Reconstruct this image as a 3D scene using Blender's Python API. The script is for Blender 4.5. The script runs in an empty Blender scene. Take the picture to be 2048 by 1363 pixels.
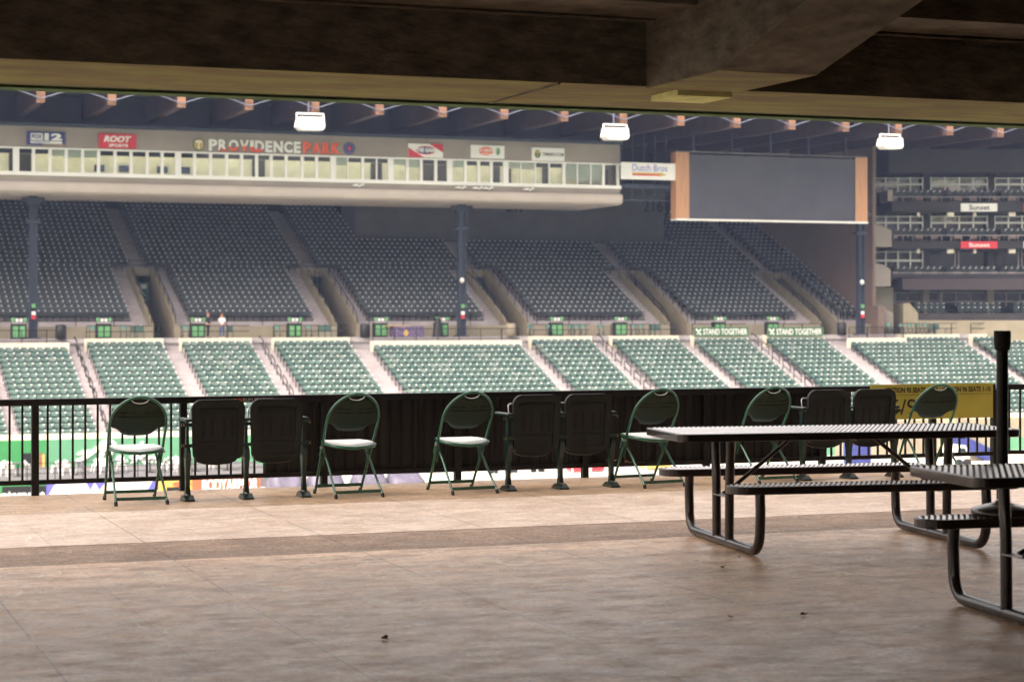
import bpy, bmesh, math, random
from math import sin, cos, tan, atan, radians as R, pi
from mathutils import Vector, Matrix
random.seed(7)
C = bpy.context.scene
COL = C.collection

# ---------------------------------------------------------------- camera, world, sun, exposure
TH = R(20.77)            # the stadium's long direction is X, the field lies towards +Y
EYE = 1.57
cam = bpy.data.cameras.new('camera'); camo = bpy.data.objects.new('camera', cam); COL.objects.link(camo)
camo.location = (0, 0, EYE); camo.rotation_euler = (R(90), 0, -TH)
cam.sensor_width = 36; cam.lens = 70; cam.shift_y = -0.0315
cam.clip_start = 0.1; cam.clip_end = 3000
cam.dof.use_dof = True; cam.dof.focus_distance = 16.6; cam.dof.aperture_fstop = 3.6
C.camera = camo

SUN_EL, SUN_AZ = R(50), R(243)      # azimuth: direction the light comes from, clockwise from +Y
w = bpy.data.worlds.new('World'); C.world = w; w.use_nodes = True
nt = w.node_tree
sky = nt.nodes.new('ShaderNodeTexSky'); sky.sky_type = 'NISHITA'; sky.sun_disc = False
sky.sun_elevation = SUN_EL; sky.sun_rotation = SUN_AZ
sky.air_density = 1.0; sky.dust_density = 6.0; sky.ozone_density = 0.6
bg = nt.nodes['Background']; bg.inputs['Strength'].default_value = 0.14
hs = nt.nodes.new('ShaderNodeHueSaturation'); hs.inputs['Saturation'].default_value = .3
nt.links.new(sky.outputs[0], hs.inputs['Color']); ti = nt.nodes.new('ShaderNodeMix'); ti.data_type = 'RGBA'; ti.blend_type = 'MULTIPLY'; ti.inputs[0].default_value = 1; ti.inputs[7].default_value = (1.08, .97, .87, 1)
nt.links.new(hs.outputs[0], ti.inputs[6]); nt.links.new(ti.outputs[2], bg.inputs[0])
sl = bpy.data.lights.new('sun', 'SUN'); sl.energy = 1.0; sl.angle = R(30); sl.color = (1, .93, .84)
so = bpy.data.objects.new('sun', sl); COL.objects.link(so)
dvec = Vector((sin(SUN_AZ) * cos(SUN_EL), cos(SUN_AZ) * cos(SUN_EL), sin(SUN_EL)))
so.rotation_euler = dvec.to_track_quat('Z', 'Y').to_euler(); so.location = dvec * 60
C.view_settings.view_transform = 'Standard'; C.view_settings.look = 'None'
C.view_settings.exposure = 2.0; C.view_settings.gamma = 1
C.cycles.max_bounces = 8; C.cycles.diffuse_bounces = 5; C.cycles.transparent_max_bounces = 12

# ---------------------------------------------------------------- helpers
def XZ(px, py, Y):
    """where a sight line meets the plane at depth Y"""
    t = (px - 1024) / 3982.0
    d = Y / (cos(TH) - t * sin(TH))
    return Y * tan(TH + atan(t)), EYE + (617 - py) * d / 3982.0
def PX(X, Y, Z):
    d = X * sin(TH) + Y * cos(TH); r = X * cos(TH) - Y * sin(TH)
    return 1024 + 3982 * r / d, 617 + 3982 * (EYE - Z) / d, d
def X_(px, Y): return XZ(px, 617, Y)[0]

class MB:
    def __init__(s): s.v = []; s.f = []; s.m = []; s.sm = []
    def add(s, vs, fs, mi=0, smooth=False):
        o = len(s.v); s.v += [tuple(v) for v in vs]
        for f in fs:
            s.f.append(tuple(o + i for i in f)); s.m.append(mi); s.sm.append(smooth)
    def box(s, x0, x1, y0, y1, z0, z1, mi=0, M=None):
        vs = [Vector((x, y, z)) for z in (z0, z1) for y in (y0, y1) for x in (x0, x1)]
        if M: vs = [M @ v for v in vs]
        s.add(vs, [(0, 2, 3, 1), (4, 5, 7, 6), (0, 1, 5, 4), (2, 6, 7, 3), (0, 4, 6, 2), (1, 3, 7, 5)], mi)
    def quad(s, a, b, c, d, mi=0): s.add([a, b, c, d], [(0, 1, 2, 3)], mi)
    def prism(s, poly, f0, f1, mi=0):
        """poly of 2d points, f0/f1 map a 2d point to the two end faces"""
        n = len(poly)
        s.add([f0(*p) for p in poly] + [f1(*p) for p in poly],
              [tuple(range(n))[::-1], tuple(range(n, 2 * n))] + [(i, (i + 1) % n, n + (i + 1) % n, n + i) for i in range(n)], mi)
    def tube(s, pts, r, n=10, mi=0, closed=False, smooth=True):
        pts = [Vector(p) for p in pts]; N = len(pts)
        rs = r if isinstance(r, (list, tuple)) else [r] * N
        vs = []; up = None
        for i, p in enumerate(pts):
            a = pts[(i - 1) % N] if (i or closed) else p
            b = pts[(i + 1) % N] if (i < N - 1 or closed) else p
            t = (b - a).normalized()
            if up is None:
                up = Vector((0, 0, 1)) if abs(t.z) < .9 else Vector((1, 0, 0))
            u = (up - t * up.dot(t)).normalized(); w_ = t.cross(u); up = u
            for k in range(n):
                a_ = 2 * pi * k / n
                vs.append(p + (u * cos(a_) + w_ * sin(a_)) * rs[i])
        fs = []
        for i in range(N if closed else N - 1):
            j = (i + 1) % N
            for k in range(n):
                l = (k + 1) % n
                fs.append((i * n + k, i * n + l, j * n + l, j * n + k))
        s.add(vs, fs, mi, smooth)
        if not closed:
            s.add(vs[:n], [tuple(range(n))[::-1]], mi); s.add(vs[-n:], [tuple(range(n))], mi)
    def bar(s, a, b, wx, wz, mi=0, tilt=0):
        """rectangular bar from a to b, wx wide and wz high"""
        a = Vector(a); b = Vector(b); t = (b - a).normalized()
        up = Vector((0, 0, 1)) if abs(t.z) < .95 else Vector((0, 1, 0))
        sd = Matrix.Rotation(tilt, 3, t) @ t.cross(up).normalized() * wx / 2; u = sd.cross(t).normalized() * wz / 2
        vs = [p + i * sd + j * u for p in (a, b) for i, j in ((-1, -1), (1, -1), (1, 1), (-1, 1))]
        s.add(vs, [(3, 2, 1, 0), (4, 5, 6, 7), (0, 1, 5, 4), (1, 2, 6, 5), (2, 3, 7, 6), (3, 0, 4, 7)], mi)
    def lathe(s, prof, cx, cy, n=28, mi=0):
        vs = [(cx + r * cos(2 * pi * k / n), cy + r * sin(2 * pi * k / n), z) for r, z in prof for k in range(n)]
        s.add(vs, [(i * n + k, i * n + (k + 1) % n, (i + 1) * n + (k + 1) % n, (i + 1) * n + k) for i in range(len(prof) - 1) for k in range(n)], mi, True)
    def disc(s, cx, cz, Y, rx, rz, th=.03, mi=0, n=24):
        poly = [(cx + rx * cos(2 * pi * k / n), cz + rz * sin(2 * pi * k / n)) for k in range(n)]
        s.prism(poly, lambda x, z: (x, Y - th, z), lambda x, z: (x, Y, z), mi)
    def build(s, name, mats, parent=None, bevel=0):
        me = bpy.data.meshes.new(name); me.from_pydata(s.v, [], s.f)
        mats = mats if isinstance(mats, (list, tuple)) else [mats]
        for m in mats: me.materials.append(m)
        me.polygons.foreach_set('material_index', s.m); me.polygons.foreach_set('use_smooth', s.sm)
        o = bpy.data.objects.new(name, me); COL.objects.link(o)
        if parent:
            o.parent = parent
            q = parent; off = Vector((0, 0, 0))
            while q: off += q.location; q = q.parent
            if any(off): me.transform(Matrix.Translation(-off))
        bm = bmesh.new(); bm.from_mesh(me); bmesh.ops.recalc_face_normals(bm, faces=bm.faces); bm.to_mesh(me); bm.free()
        me.update()
        if bevel:
            b = o.modifiers.new('bevel', 'BEVEL'); b.width = bevel; b.segments = 2; b.limit_method = 'ANGLE'; b.angle_limit = R(40)
        return o

def tag(o, label=None, cat=None, group=None, kind=None):
    if label: o['label'] = label
    if cat: o['category'] = cat
    if group: o['group'] = group
    if kind: o['kind'] = kind
    return o
def thing(name, loc, label, cat, group=None):
    o = bpy.data.objects.new(name, None); COL.objects.link(o); o.location = loc; o.empty_display_size = .2
    return tag(o, label, cat, group)
def dup(root, loc, rz=0, label=None, group=None):
    r = root.copy(); COL.objects.link(r); r.location = loc; r.rotation_euler = (0, 0, rz)
    if label: r['label'] = label
    if group: r['group'] = group
    for ch in list(root.children):
        c = ch.copy(); COL.objects.link(c); c.parent = r
        for g in list(ch.children):
            e = g.copy(); COL.objects.link(e); e.parent = c
    return r

def mat(name, col, rough=.6, metal=0, var=.0, scale=3, stretch=(1, 1, 1), bump=0, bscale=None, col2=None, spec=.5, emit=None, coat=0, thr=(.35, .65)):
    m = bpy.data.materials.new(name); m.use_nodes = True; n = m.node_tree.nodes; l = m.node_tree.links
    b = n['Principled BSDF']; b.inputs['Base Color'].default_value = (*col, 1); b.inputs['Roughness'].default_value = rough
    b.inputs['Metallic'].default_value = metal; b.inputs['Specular IOR Level'].default_value = spec
    b.inputs['Coat Weight'].default_value = coat
    if emit: b.inputs['Emission Color'].default_value = (*emit[0], 1); b.inputs['Emission Strength'].default_value = emit[1]
    if var or bump:
        tc = n.new('ShaderNodeTexCoord'); mp = n.new('ShaderNodeMapping'); mp.inputs['Scale'].default_value = stretch
        l.new(tc.outputs['Object'], mp.inputs['Vector'])
        nz = n.new('ShaderNodeTexNoise'); nz.inputs['Scale'].default_value = scale; nz.inputs['Detail'].default_value = 6; nz.inputs['Roughness'].default_value = .65
        l.new(mp.outputs[0], nz.inputs['Vector'])
        if var:
            cr = n.new('ShaderNodeValToRGB'); cr.color_ramp.elements[0].position = thr[0]; cr.color_ramp.elements[1].position = thr[1]
            c2 = col2 or tuple(min(1, c * (1 + var)) for c in col); c1 = tuple(c * (1 - var) for c in col) if not col2 else col
            cr.color_ramp.elements[0].color = (*c1, 1); cr.color_ramp.elements[1].color = (*c2, 1)
            l.new(nz.outputs['Fac'], cr.inputs[0]); l.new(cr.outputs[0], b.inputs['Base Color'])
        if bump:
            nb = n.new('ShaderNodeTexNoise'); nb.inputs['Scale'].default_value = bscale or scale * 8; nb.inputs['Detail'].default_value = 8
            l.new(mp.outputs[0], nb.inputs['Vector'])
            bp = n.new('ShaderNodeBump'); bp.inputs['Strength'].default_value = bump; bp.inputs['Distance'].default_value = .02
            l.new(nb.outputs['Fac'], bp.inputs['Height']); l.new(bp.outputs[0], b.inputs['Normal'])
    return m

def floor_mat(name, c1, c2, rough, joints_x=(), stain=.5, agg=False):
    """worn concrete: drag marks along the rail direction, saw cut joints every 0.61 m, pale scuffs"""
    m = bpy.data.materials.new(name); m.use_nodes = True; n = m.node_tree.nodes; l = m.node_tree.links
    b = n['Principled BSDF']; b.inputs['Roughness'].default_value = rough; b.inputs['Specular Tint'].default_value = (1, .76, .60, 1)
    tc = n.new('ShaderNodeTexCoord')
    def noise(scale, st, det=7, rg=.6, off=(0, 0, 0), dist=0):
        mp = n.new('ShaderNodeMapping'); mp.inputs['Scale'].default_value = st; mp.inputs['Location'].default_value = off
        l.new(tc.outputs['Object'], mp.inputs[0]); z = n.new('ShaderNodeTexNoise'); z.inputs['Scale'].default_value = scale
        z.inputs['Detail'].default_value = det; z.inputs['Roughness'].default_value = rg; z.inputs['Distortion'].default_value = dist
        l.new(mp.outputs[0], z.inputs['Vector']); return z.outputs['Fac']
    def ramp(f, p0, p1, a=(0, 0, 0), c=(1, 1, 1)):
        r = n.new('ShaderNodeValToRGB'); r.color_ramp.elements[0].position = p0; r.color_ramp.elements[1].position = p1
        r.color_ramp.elements[0].color = (*a, 1); r.color_ramp.elements[1].color = (*c, 1); l.new(f, r.inputs[0]); return r.outputs[0]
    def mix(f, a, c, mode='MIX'):
        x = n.new('ShaderNodeMix'); x.data_type = 'RGBA'; x.blend_type = mode
        for s_, v in ((0, f), (6, a), (7, c)):
            if hasattr(v, 'links') or hasattr(v, 'is_linked'): l.new(v, x.inputs[s_])
            else: x.inputs[s_].default_value = v if s_ == 0 else (*v, 1)
        return x.outputs[2]
    def M0(op, a, c=None):
        x = n.new('ShaderNodeMath'); x.operation = op
        for i, v in enumerate((a, c)):
            if v is None: continue
            if isinstance(v, (int, float)): x.inputs[i].default_value = v
            else: l.new(v, x.inputs[i])
        return x.outputs[0]
    base = ramp(noise(3.0, (.8, 1.2, 1), 12, .78), .42, .58, c1, c2)
    st = ramp(noise(7.5, (.6, 1.6, 1), 12, .8, (3, 1, 0)), .51, .64)
    col = mix(st, base, tuple(min(1, x * 1.35) for x in c2))
    dk = ramp(noise(1.4, (.8, 1.1, 1), 11, .74, (9, 4, 0)), .46, .66)
    dm = n.new('ShaderNodeMath'); dm.operation = 'MULTIPLY'; dm.inputs[1].default_value = stain; l.new(dk, dm.inputs[0])
    col = mix(dm.outputs[0], col, tuple(x * .55 for x in c1))
    sc1 = M0('LESS_THAN', M0('ABSOLUTE', M0('SUBTRACT', noise(1.3, (.8, 1.2, 1), 2, .4, (2, 8, 0), .8), .5)), .0035)
    sc2 = M0('LESS_THAN', M0('ABSOLUTE', M0('SUBTRACT', noise(2.4, (1.2, .7, 1), 2, .4, (7, 3, 0), 1.2), .47)), .004)
    sm = M0('MULTIPLY', M0('MAXIMUM', sc1, sc2), M0('GREATER_THAN', noise(2.0, (1, 1, 1), 5, .7, (4, 4, 0)), .52))
    col = mix(M0('MULTIPLY', sm, .5), col, tuple(min(1, x * 1.7) for x in c2))
    spots = ramp(noise(11, (1, 1, 1), 3, .5, (1, 1, 5)), .70, .73)
    col = mix(M0('MULTIPLY', spots, .55), col, tuple(x * .3 for x in c1))
    fine = ramp(noise(30, (1, 1, 1), 6, .8), .3, .7, (.62, .62, .62), (1.3, 1.3, 1.3))
    col = mix(1.0, col, fine, 'MULTIPLY')
    if agg:
        vo = n.new('ShaderNodeTexVoronoi'); vo.inputs['Scale'].default_value = 45; l.new(tc.outputs['Object'], vo.inputs['Vector'])
        col = mix(1.0, col, ramp(vo.outputs['Distance'], .1, .6, (1.25, 1.2, 1.15), (.7, .68, .66)), 'MULTIPLY')
    # saw cut joints
    sx = n.new('ShaderNodeSeparateXYZ'); l.new(tc.outputs['Object'], sx.inputs[0])
    def M_(op, a, c=None):
        x = n.new('ShaderNodeMath'); x.operation = op
        for i, v in enumerate((a, c)):
            if v is None: continue
            if isinstance(v, (int, float)): x.inputs[i].default_value = v
            else: l.new(v, x.inputs[i])
        return x.outputs[0]
    wob = M_('MULTIPLY', M_('SUBTRACT', noise(9, (1, 1, 1), 3), .5), .012)
    fx = M_('ABSOLUTE', M_('SUBTRACT', M_('FRACT', M_('DIVIDE', M_('ADD', sx.outputs[0], wob), .61)), .5))
    jl = M_('GREATER_THAN', fx, .5 - .0045 / .61)
    keep = M_('GREATER_THAN', noise(.9, (1, 1.3, 1), 3, .5, (5, 2, 0)), .43)
    alt = M_('LESS_THAN', M_('FRACT', M_('DIVIDE', M_('ADD', sx.outputs[0], .3), 1.22)), .5)
    jl = M_('MULTIPLY', jl, M_('MULTIPLY', M_('ADD', M_('MULTIPLY', keep, .5), .2), M_('ADD', M_('MULTIPLY', alt, .6), .4)))
    col = mix(jl, col, (.05, .035, .028))
    for yy, wd, a in joints_x:
        dy = M_('ABSOLUTE', M_('SUBTRACT', M_('ADD', sx.outputs[1], wob), yy))
        jy = M_('MULTIPLY', M_('LESS_THAN', dy, wd), a); col = mix(jy, col, (.06, .04, .03))
    l.new(col, b.inputs['Base Color'])
    bp = n.new('ShaderNodeBump'); bp.inputs['Strength'].default_value = .35; bp.inputs['Distance'].default_value = .01
    l.new(noise(30 if not agg else 60, (1, 1, 1), 8, .7), bp.inputs['Height']); l.new(bp.outputs[0], b.inputs['Normal'])
    rr = ramp(noise(5, (.8, 1.2, 1), 9, .7, (1, 7, 0)), .35, .7, (rough - .12,) * 3, (rough + .2,) * 3); l.new(rr, b.inputs['Roughness'])
    return m

def text_mb(mb, s, x0, x1, z0, z1, Y, mi=0, bold=0, shear=0, ext=.01, slope=0, M=None):
    """real lettering fitted in a rectangle of the plane Y, proud of it towards -Y"""
    cu = bpy.data.curves.new('t', 'FONT'); cu.body = s; cu.size = 1; cu.extrude = 0; cu.offset = bold; cu.shear = shear
    cu.resolution_u = 3
    ob = bpy.data.objects.new('t', cu); COL.objects.link(ob)
    bpy.context.view_layer.update()
    me = bpy.data.meshes.new_from_object(ob.evaluated_get(bpy.context.evaluated_depsgraph_get()))
    xs = [v.co.x for v in me.vertices]; ys = [v.co.y for v in me.vertices]
    a, b, c, d = min(xs), max(xs), min(ys), max(ys)
    f = lambda v: (x0 + (v.co.x - a) / (b - a) * (x1 - x0), Y - ext, z0 + (v.co.y - c) / (d - c) * (z1 - z0) + slope * (v.co.x - a) / (b - a))
    vs = [f(v) for v in me.vertices]
    if M: vs = [M @ Vector(v) for v in vs]
    mb.add(vs, [tuple(p.vertices) for p in me.polygons], mi)
    bpy.data.objects.remove(ob); bpy.data.curves.remove(cu); bpy.data.meshes.remove(me)

# ---------------------------------------------------------------- materials
m_floor = floor_mat('worn_concrete', (.46, .27, .16), (.92, .63, .43), .36, stain=.42)
m_strip = floor_mat('aggregate_concrete', (.28, .20, .15), (.42, .31, .235), .6, stain=.5, agg=True)
m_edge = floor_mat('edge_concrete', (.40, .27, .17), (.52, .38, .27), .42, joints_x=((16.75, .004, .4),), stain=.45)
m_pale = floor_mat('pale_concrete', (.58, .44, .34), (.76, .62, .52), .42, joints_x=((15.54, .008, .8),), stain=.4)
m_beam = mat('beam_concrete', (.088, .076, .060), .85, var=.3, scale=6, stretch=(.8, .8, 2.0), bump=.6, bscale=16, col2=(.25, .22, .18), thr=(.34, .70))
m_soffit = mat('bounce_lit_concrete', (.25, .185, .12), .85, var=.3, scale=1.6, stretch=(.7, 2.2, 1), bump=.25, bscale=10, col2=(.34, .32, .14), thr=(.42, .6))  # beam concrete lightened and yellowed to imitate light bounced off the field
m_black = mat('black_paint', (.012, .011, .011), .45)
m_rail = mat('rail_paint', (.008, .0065, .0065), .42, var=.25, scale=12, bump=.05, spec=.35)
m_panel = mat('ribbed_panel', (.016, .014, .014), .5, var=.3, scale=2, stretch=(4, 1, .5))
m_greenmoss = mat('green_flashing', (.06, .10, .03), .6, var=.4, scale=4)
m_conc = mat('pale_terrace_concrete', (.40, .36, .365), .8, var=.12, scale=.8, bump=.1)
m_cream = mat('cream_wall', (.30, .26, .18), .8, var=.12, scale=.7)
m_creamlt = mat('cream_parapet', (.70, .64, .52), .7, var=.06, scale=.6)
m_taupe = mat('press_box_cladding', (.30, .26, .225), .75, var=.08, scale=.5)
m_bulge = mat('press_box_concrete', (.52, .45, .40), .8, var=.06, scale=.6)
m_white = mat('white_paint', (.82, .81, .78), .45)
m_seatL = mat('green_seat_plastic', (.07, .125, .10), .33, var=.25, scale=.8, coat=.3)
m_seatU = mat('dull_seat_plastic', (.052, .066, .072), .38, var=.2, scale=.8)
m_glint = mat('seat_glint', (.85, .85, .84), .3)  # white blocks on the chairs, painted in as glints
m_steel = mat('column_steel', (.03, .04, .065), .45, var=.2, scale=2)
m_wood = mat('laminated_wood', (.22, .11, .06), .6, var=.4, scale=.9, stretch=(1, 1, 3))
m_beamside = mat('stained_beam', (.055, .028, .026), .7, var=.25, scale=1)
m_roof = mat('roof_deck', (.05, .045, .055), .8)
m_panelgrey = mat('roof_wall_panel', (.12, .115, .12), .8, var=.1, scale=.6)
m_dark = mat('dark_wall', (.035, .03, .03), .85, var=.15, scale=.5)
m_rod = mat('bracing_rod', (.13, .14, .19), .5)
m_brownwall = mat('brown_side_wall', (.24, .17, .14), .85, var=.1, scale=.3)
m_bandpurple = mat('purple_band', (.045, .033, .036), .7)
m_glassdark = mat('dark_glazing', (.02, .022, .028), .08, spec=.8)
m_chairgreen = mat('green_enamel', (.010, .10, .058), .28, var=.2, scale=9, coat=.4)
m_backgreen = mat('green_backrest', (.008, .021, .012), .5, var=.15, scale=6, spec=.25)
m_seatwhite = mat('pale_seat_vinyl', (.78, .79, .76), .35, var=.04, scale=6)
m_rubber = mat('rubber', (.012, .012, .012), .7)
m_seatdark = mat('dark_seat_plastic', (.013, .016, .015), .42, var=.2, scale=6, spec=.3)
m_slot = mat('recess_black', (.004, .004, .004), .8)
m_iron = mat('seat_standard_iron', (.007, .024, .019), .3, var=.3, scale=8)
m_bolt = mat('brass_bolt', (.5, .28, .10), .35, metal=.8)
m_chrome = mat('worn_steel', (.45, .45, .46), .3, metal=.9)
m_coat = mat('plastisol_coating', (.022, .014, .013), .30, var=.3, scale=14, coat=.35)
m_mesh = mat('mesh_glare', (.80, .76, .73), .34, metal=.65, var=.12, scale=9)  # pale metal colour stands in for glare on the coated strands
m_yellow = mat('yellow_sign', (.46, .41, .07), .55, var=.08, scale=3)
m_ink = mat('black_ink', (.01, .01, .01), .5)
m_grass = mat('field_grass', (.05, .13, .03), .9, var=.25, scale=.15)
m_track = mat('pale_track', (.50, .47, .42), .9, var=.08, scale=.2)
m_greenwall = mat('green_wall', (.11, .31, .17), .6, var=.06, scale=.3)
m_greenwall2 = mat('bright_green_wall', (.04, .25, .07), .6, var=.1, scale=.5)
m_red = mat('red_sign', (.62, .03, .05), .5)
m_orange = mat('orange_red', (.80, .12, .05), .5)
m_navy = mat('navy', (.03, .04, .20), .5)
m_blue = mat('blue_violet', (.12, .11, .55), .5)
m_gold = mat('gold', (.62, .42, .10), .5)
m_dkgreen = mat('dark_green', (.02, .12, .06), .5)
m_ltgreen = mat('light_green', (.13, .36, .14), .5, var=.3, scale=1.5)
m_tarp = mat('grey_tarp', (.10, .09, .13), .6, var=.3, scale=1.5, bump=.8, bscale=2.5)
m_peach = mat('peach_wood_panel', (.48, .25, .13), .6, var=.15, scale=1.5, stretch=(3, 1, .3))
m_screen = mat('led_screen_off', (.058, .058, .075), .3, var=.15, scale=.4)
m_skin = mat('skin', (.55, .30, .21), .5)
m_blind = mat('cream_blind', (.82, .79, .66), .8, var=.1, scale=1.2)
m_picture = mat('wall_picture', (.08, .10, .22), .6, var=.8, scale=4)
m_leaf = mat('dry_leaf', (.16, .07, .03), .7, var=.3, scale=30)
m_suiteband = mat('suite_band', (.022, .019, .021), .7, var=.2, scale=.4)
m_seatdark2 = mat('dark_green_plastic', (.006, .018, .016), .35)

def glass_mat():
    m = bpy.data.materials.new('window_glass'); m.use_nodes = True; n = m.node_tree.nodes; l = m.node_tree.links
    n.remove(n['Principled BSDF']); o = n['Material Output']
    t = n.new('ShaderNodeBsdfTransparent'); t.inputs[0].default_value = (.9, .94, .93, 1)
    g = n.new('ShaderNodeBsdfGlossy'); g.inputs['Roughness'].default_value = .03
    f = n.new('ShaderNodeFresnel'); f.inputs[0].default_value = 1.6
    x = n.new('ShaderNodeMixShader'); l.new(f.outputs[0], x.inputs[0]); l.new(t.outputs[0], x.inputs[1]); l.new(g.outputs[0], x.inputs[2])
    l.new(x.outputs[0], o.inputs[0]); return m
m_glass = glass_mat()

# ================================================================ SETTING: ground and near concourse
GZ = -8.5
g = MB(); g.quad((-500, -300, GZ), (700, -300, GZ), (700, 900, GZ), (-500, 900, GZ)); g.quad((-40, 20, GZ + .01), (150, 20, GZ + .01), (150, 119.3, GZ + .01), (-40, 119.3, GZ + .01), 1)
tag(g.build('ground', [mat('outer_ground', (.10, .095, .09), .9, var=.2, scale=.1), m_track]), kind='structure')
g = MB(); g.quad((-40, 30, GZ + .02), (150, 30, GZ + .02), (150, 101.5, GZ + .02), (-40, 101.5, GZ + .02)); tag(g.build('playing_field', m_grass), kind='structure')
FX0, FX1 = -9, 34
f = MB()
f.box(FX0, FX1, -12, 12.4, -.5, 0, 0); f.box(FX0, FX1, 12.4, 13.4, -.5, -.002, 1); f.box(FX0, FX1, 13.4, 15.55, -.5, 0, 3); f.box(FX0, FX1, 15.55, 17.14, -.5, -.001, 2)
tag(f.build('concourse_floor', [m_floor, m_strip, m_edge, m_pale]), kind='structure')
wl = MB(); wl.box(FX0, FX1, -12.4, -12, -.5, 4.0); wl.box(12.5, 12.9, -12.0, 11.0, -.5, 3.9)  # second box is an unseen side wall added to cut light from the right
tag(wl.build('unseen_walls', m_beam), kind='structure')

CX0, CX1 = -9, 34
roofn = thing('concourse_roof', (5, 11, 2.92), 'dark concrete deck overhead with bounce-tinted edge beam and sloping cross beam', 'roof')  # beam and ceiling coordinates below are scaled down about the camera, nearer and lower
b = MB()
b.box(CX0, CX1, 11.04, 12.25, 2.924, 4.0, 0)
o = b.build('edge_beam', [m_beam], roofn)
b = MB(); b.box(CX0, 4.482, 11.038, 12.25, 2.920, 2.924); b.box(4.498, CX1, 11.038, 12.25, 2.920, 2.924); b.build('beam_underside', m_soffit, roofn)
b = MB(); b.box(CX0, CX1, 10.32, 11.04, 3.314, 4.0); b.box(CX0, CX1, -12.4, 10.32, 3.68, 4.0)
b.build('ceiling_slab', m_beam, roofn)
def crossbeam(x0, x1):
    b = MB(); prof = [(11.038, 2.912), (10.04, 2.912), (8.80, 3.21), (8.32, 3.322), (-12, 3.322), (-12, 4.0), (11.038, 4.0)]
    b.prism(prof, lambda y, z: (x0, y, z), lambda y, z: (x1, y, z)); b.build('cross_beam', m_beam, roofn, bevel=.01)
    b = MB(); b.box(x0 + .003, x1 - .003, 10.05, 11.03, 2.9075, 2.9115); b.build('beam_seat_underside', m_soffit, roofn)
for xc in (-1.6, 5.056, 11.76, 18.4): crossbeam(xc, xc + .632)
b = MB(); b.box(CX0, CX1, 12.25, 12.45, 2.934, 4.0); b.build('drip_gap', m_black, roofn)
b = MB(); b.box(CX0, CX1, 12.45, 12.60, 2.920, 2.954); b.box(CX0, CX1, 12.60, 12.625, 2.920, 3.6); b.build('edge_flashing', m_greenmoss, roofn)
x0, z0 = XZ(1336, 190, 11.24)
b = MB(); b.box(x0 - .016, x0 + .36, 11.07, 11.46, 2.878, 2.9185, 0); b.build('bearing_plate', mat('yellow_green_plate', (.80, .80, .36), .7, var=.2, scale=6), roofn, bevel=.005)  # bright yellow-green tone, paler than the beams
b = MB(); b.tube([(4.49, 11.04, 2.918), (4.49, 12.25, 2.918)], .010, 6); b.build('joint_sealant', m_beam, roofn)
b = MB(); b.box(CX0 - 20, CX1 + 20, -16, 10.2, 4.0, 32); b.box(CX0 - 20, CX1 + 20, 10.2, 12.0, 4.0, 5.2); b.build('sky_block_deck', m_beam, roofn)  # unseen mass overhead, its height set to block sky light
# conduit clipped under the ceiling
b = MB(); b.tube([(-9, 10.9, 3.30), (34, 10.9, 3.30)], .012, 8)
b.build('conduit', m_beam, roofn)

# ================================================================ SETTING: far side
# ---- lower grandstand
NR, TR, RI = 17, .82, .3116
YB, ZB = 120.5, -6.43
def lowY(j): return YB + TR * j
def lowZ(j): return ZB + RI * j
secpx = [(-330, -190), (-150, -30 + 0), (None), ]
secs_px = [(-260, -32, 16), (0 - 8, 132, 16), (175, 325, 17), (365, 502, 17), (550, 698, 17), (742, 1035, 16), (1065, 1184, 17), (1227, 1358, 17), (1390, 1497, 17), (1535, 1650, 17), (1693, 1803, 16), (1803, 1920, 17), (1948, 2130, 17), (2170, 2400, 17)]
SEC = [(X_(a, 133.6), X_(b_, 133.6), n) for a, b_, n in secs_px]
LX0, LX1 = SEC[0][0] - 2, SEC[-1][1] + 2
lower = thing('lower_grandstand', (50, 120, GZ), 'open sunlit lower seating terrace of pale concrete steps across the field', 'grandstand')
b = MB()
prof = [(119.6, GZ), (119.6, ZB)]
for j in range(NR):
    prof += [(lowY(j) - .55, lowZ(j)) if j else (119.6, lowZ(0)), (lowY(j) + TR - .55, lowZ(j))]
    if j < NR - 1: prof.append((lowY(j) + TR - .55, lowZ(j + 1)))
prof2 = []
for p in prof:
    if not prof2 or p != prof2[-1]: prof2.append(p)
prof2 += [(134.5, lowZ(16)), (134.5, GZ)]
b.prism(prof2, lambda y, z: (LX0, y, z), lambda y, z: (LX1, y, z))
b.build('terrace', m_conc, lower)
# half steps in the aisles and row plates on them
b = MB(); pl = MB()
edges = []
for i in range(len(SEC) - 1):
    a0, a1 = SEC[i][1], SEC[i + 1][0]
    if a1 - a0 < .3: continue
    edges.append((a0, a1))
for a0, a1 in edges:
    b = MB()
    for j in range(NR):
        b.box(a0 + .08, a1 - .08, lowY(j) - .55 + .41, lowY(j) + .27 - .001, lowZ(j) - .01, lowZ(j) + .155)
        pl.box((a0 + a1) / 2 - .5, (a0 + a1) / 2 - .38, lowY(j) - .57, lowY(j) - .5, lowZ(j) + .0, lowZ(j) + .012)
    b.build('aisle_steps', m_conc, lower)
pl.build('step_plates', m_white, lower)
b = MB()   # parapet behind the top row, lower in front of the wheelchair platforms
for x0, x1, n in SEC:
    yy = lowY(n) - .50
    b.box(x0 - .15, x1 + .15, yy, yy + .2, lowZ(n) - 1.0, (-.42 if n == 17 else -.68))
b.build('parapet', m_creamlt, lower)
b = MB(); b.box(LX0, LX1, 119.35, 119.6, ZB - .1, ZB + .62); b.build('front_coping', m_creamlt, lower)
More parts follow.
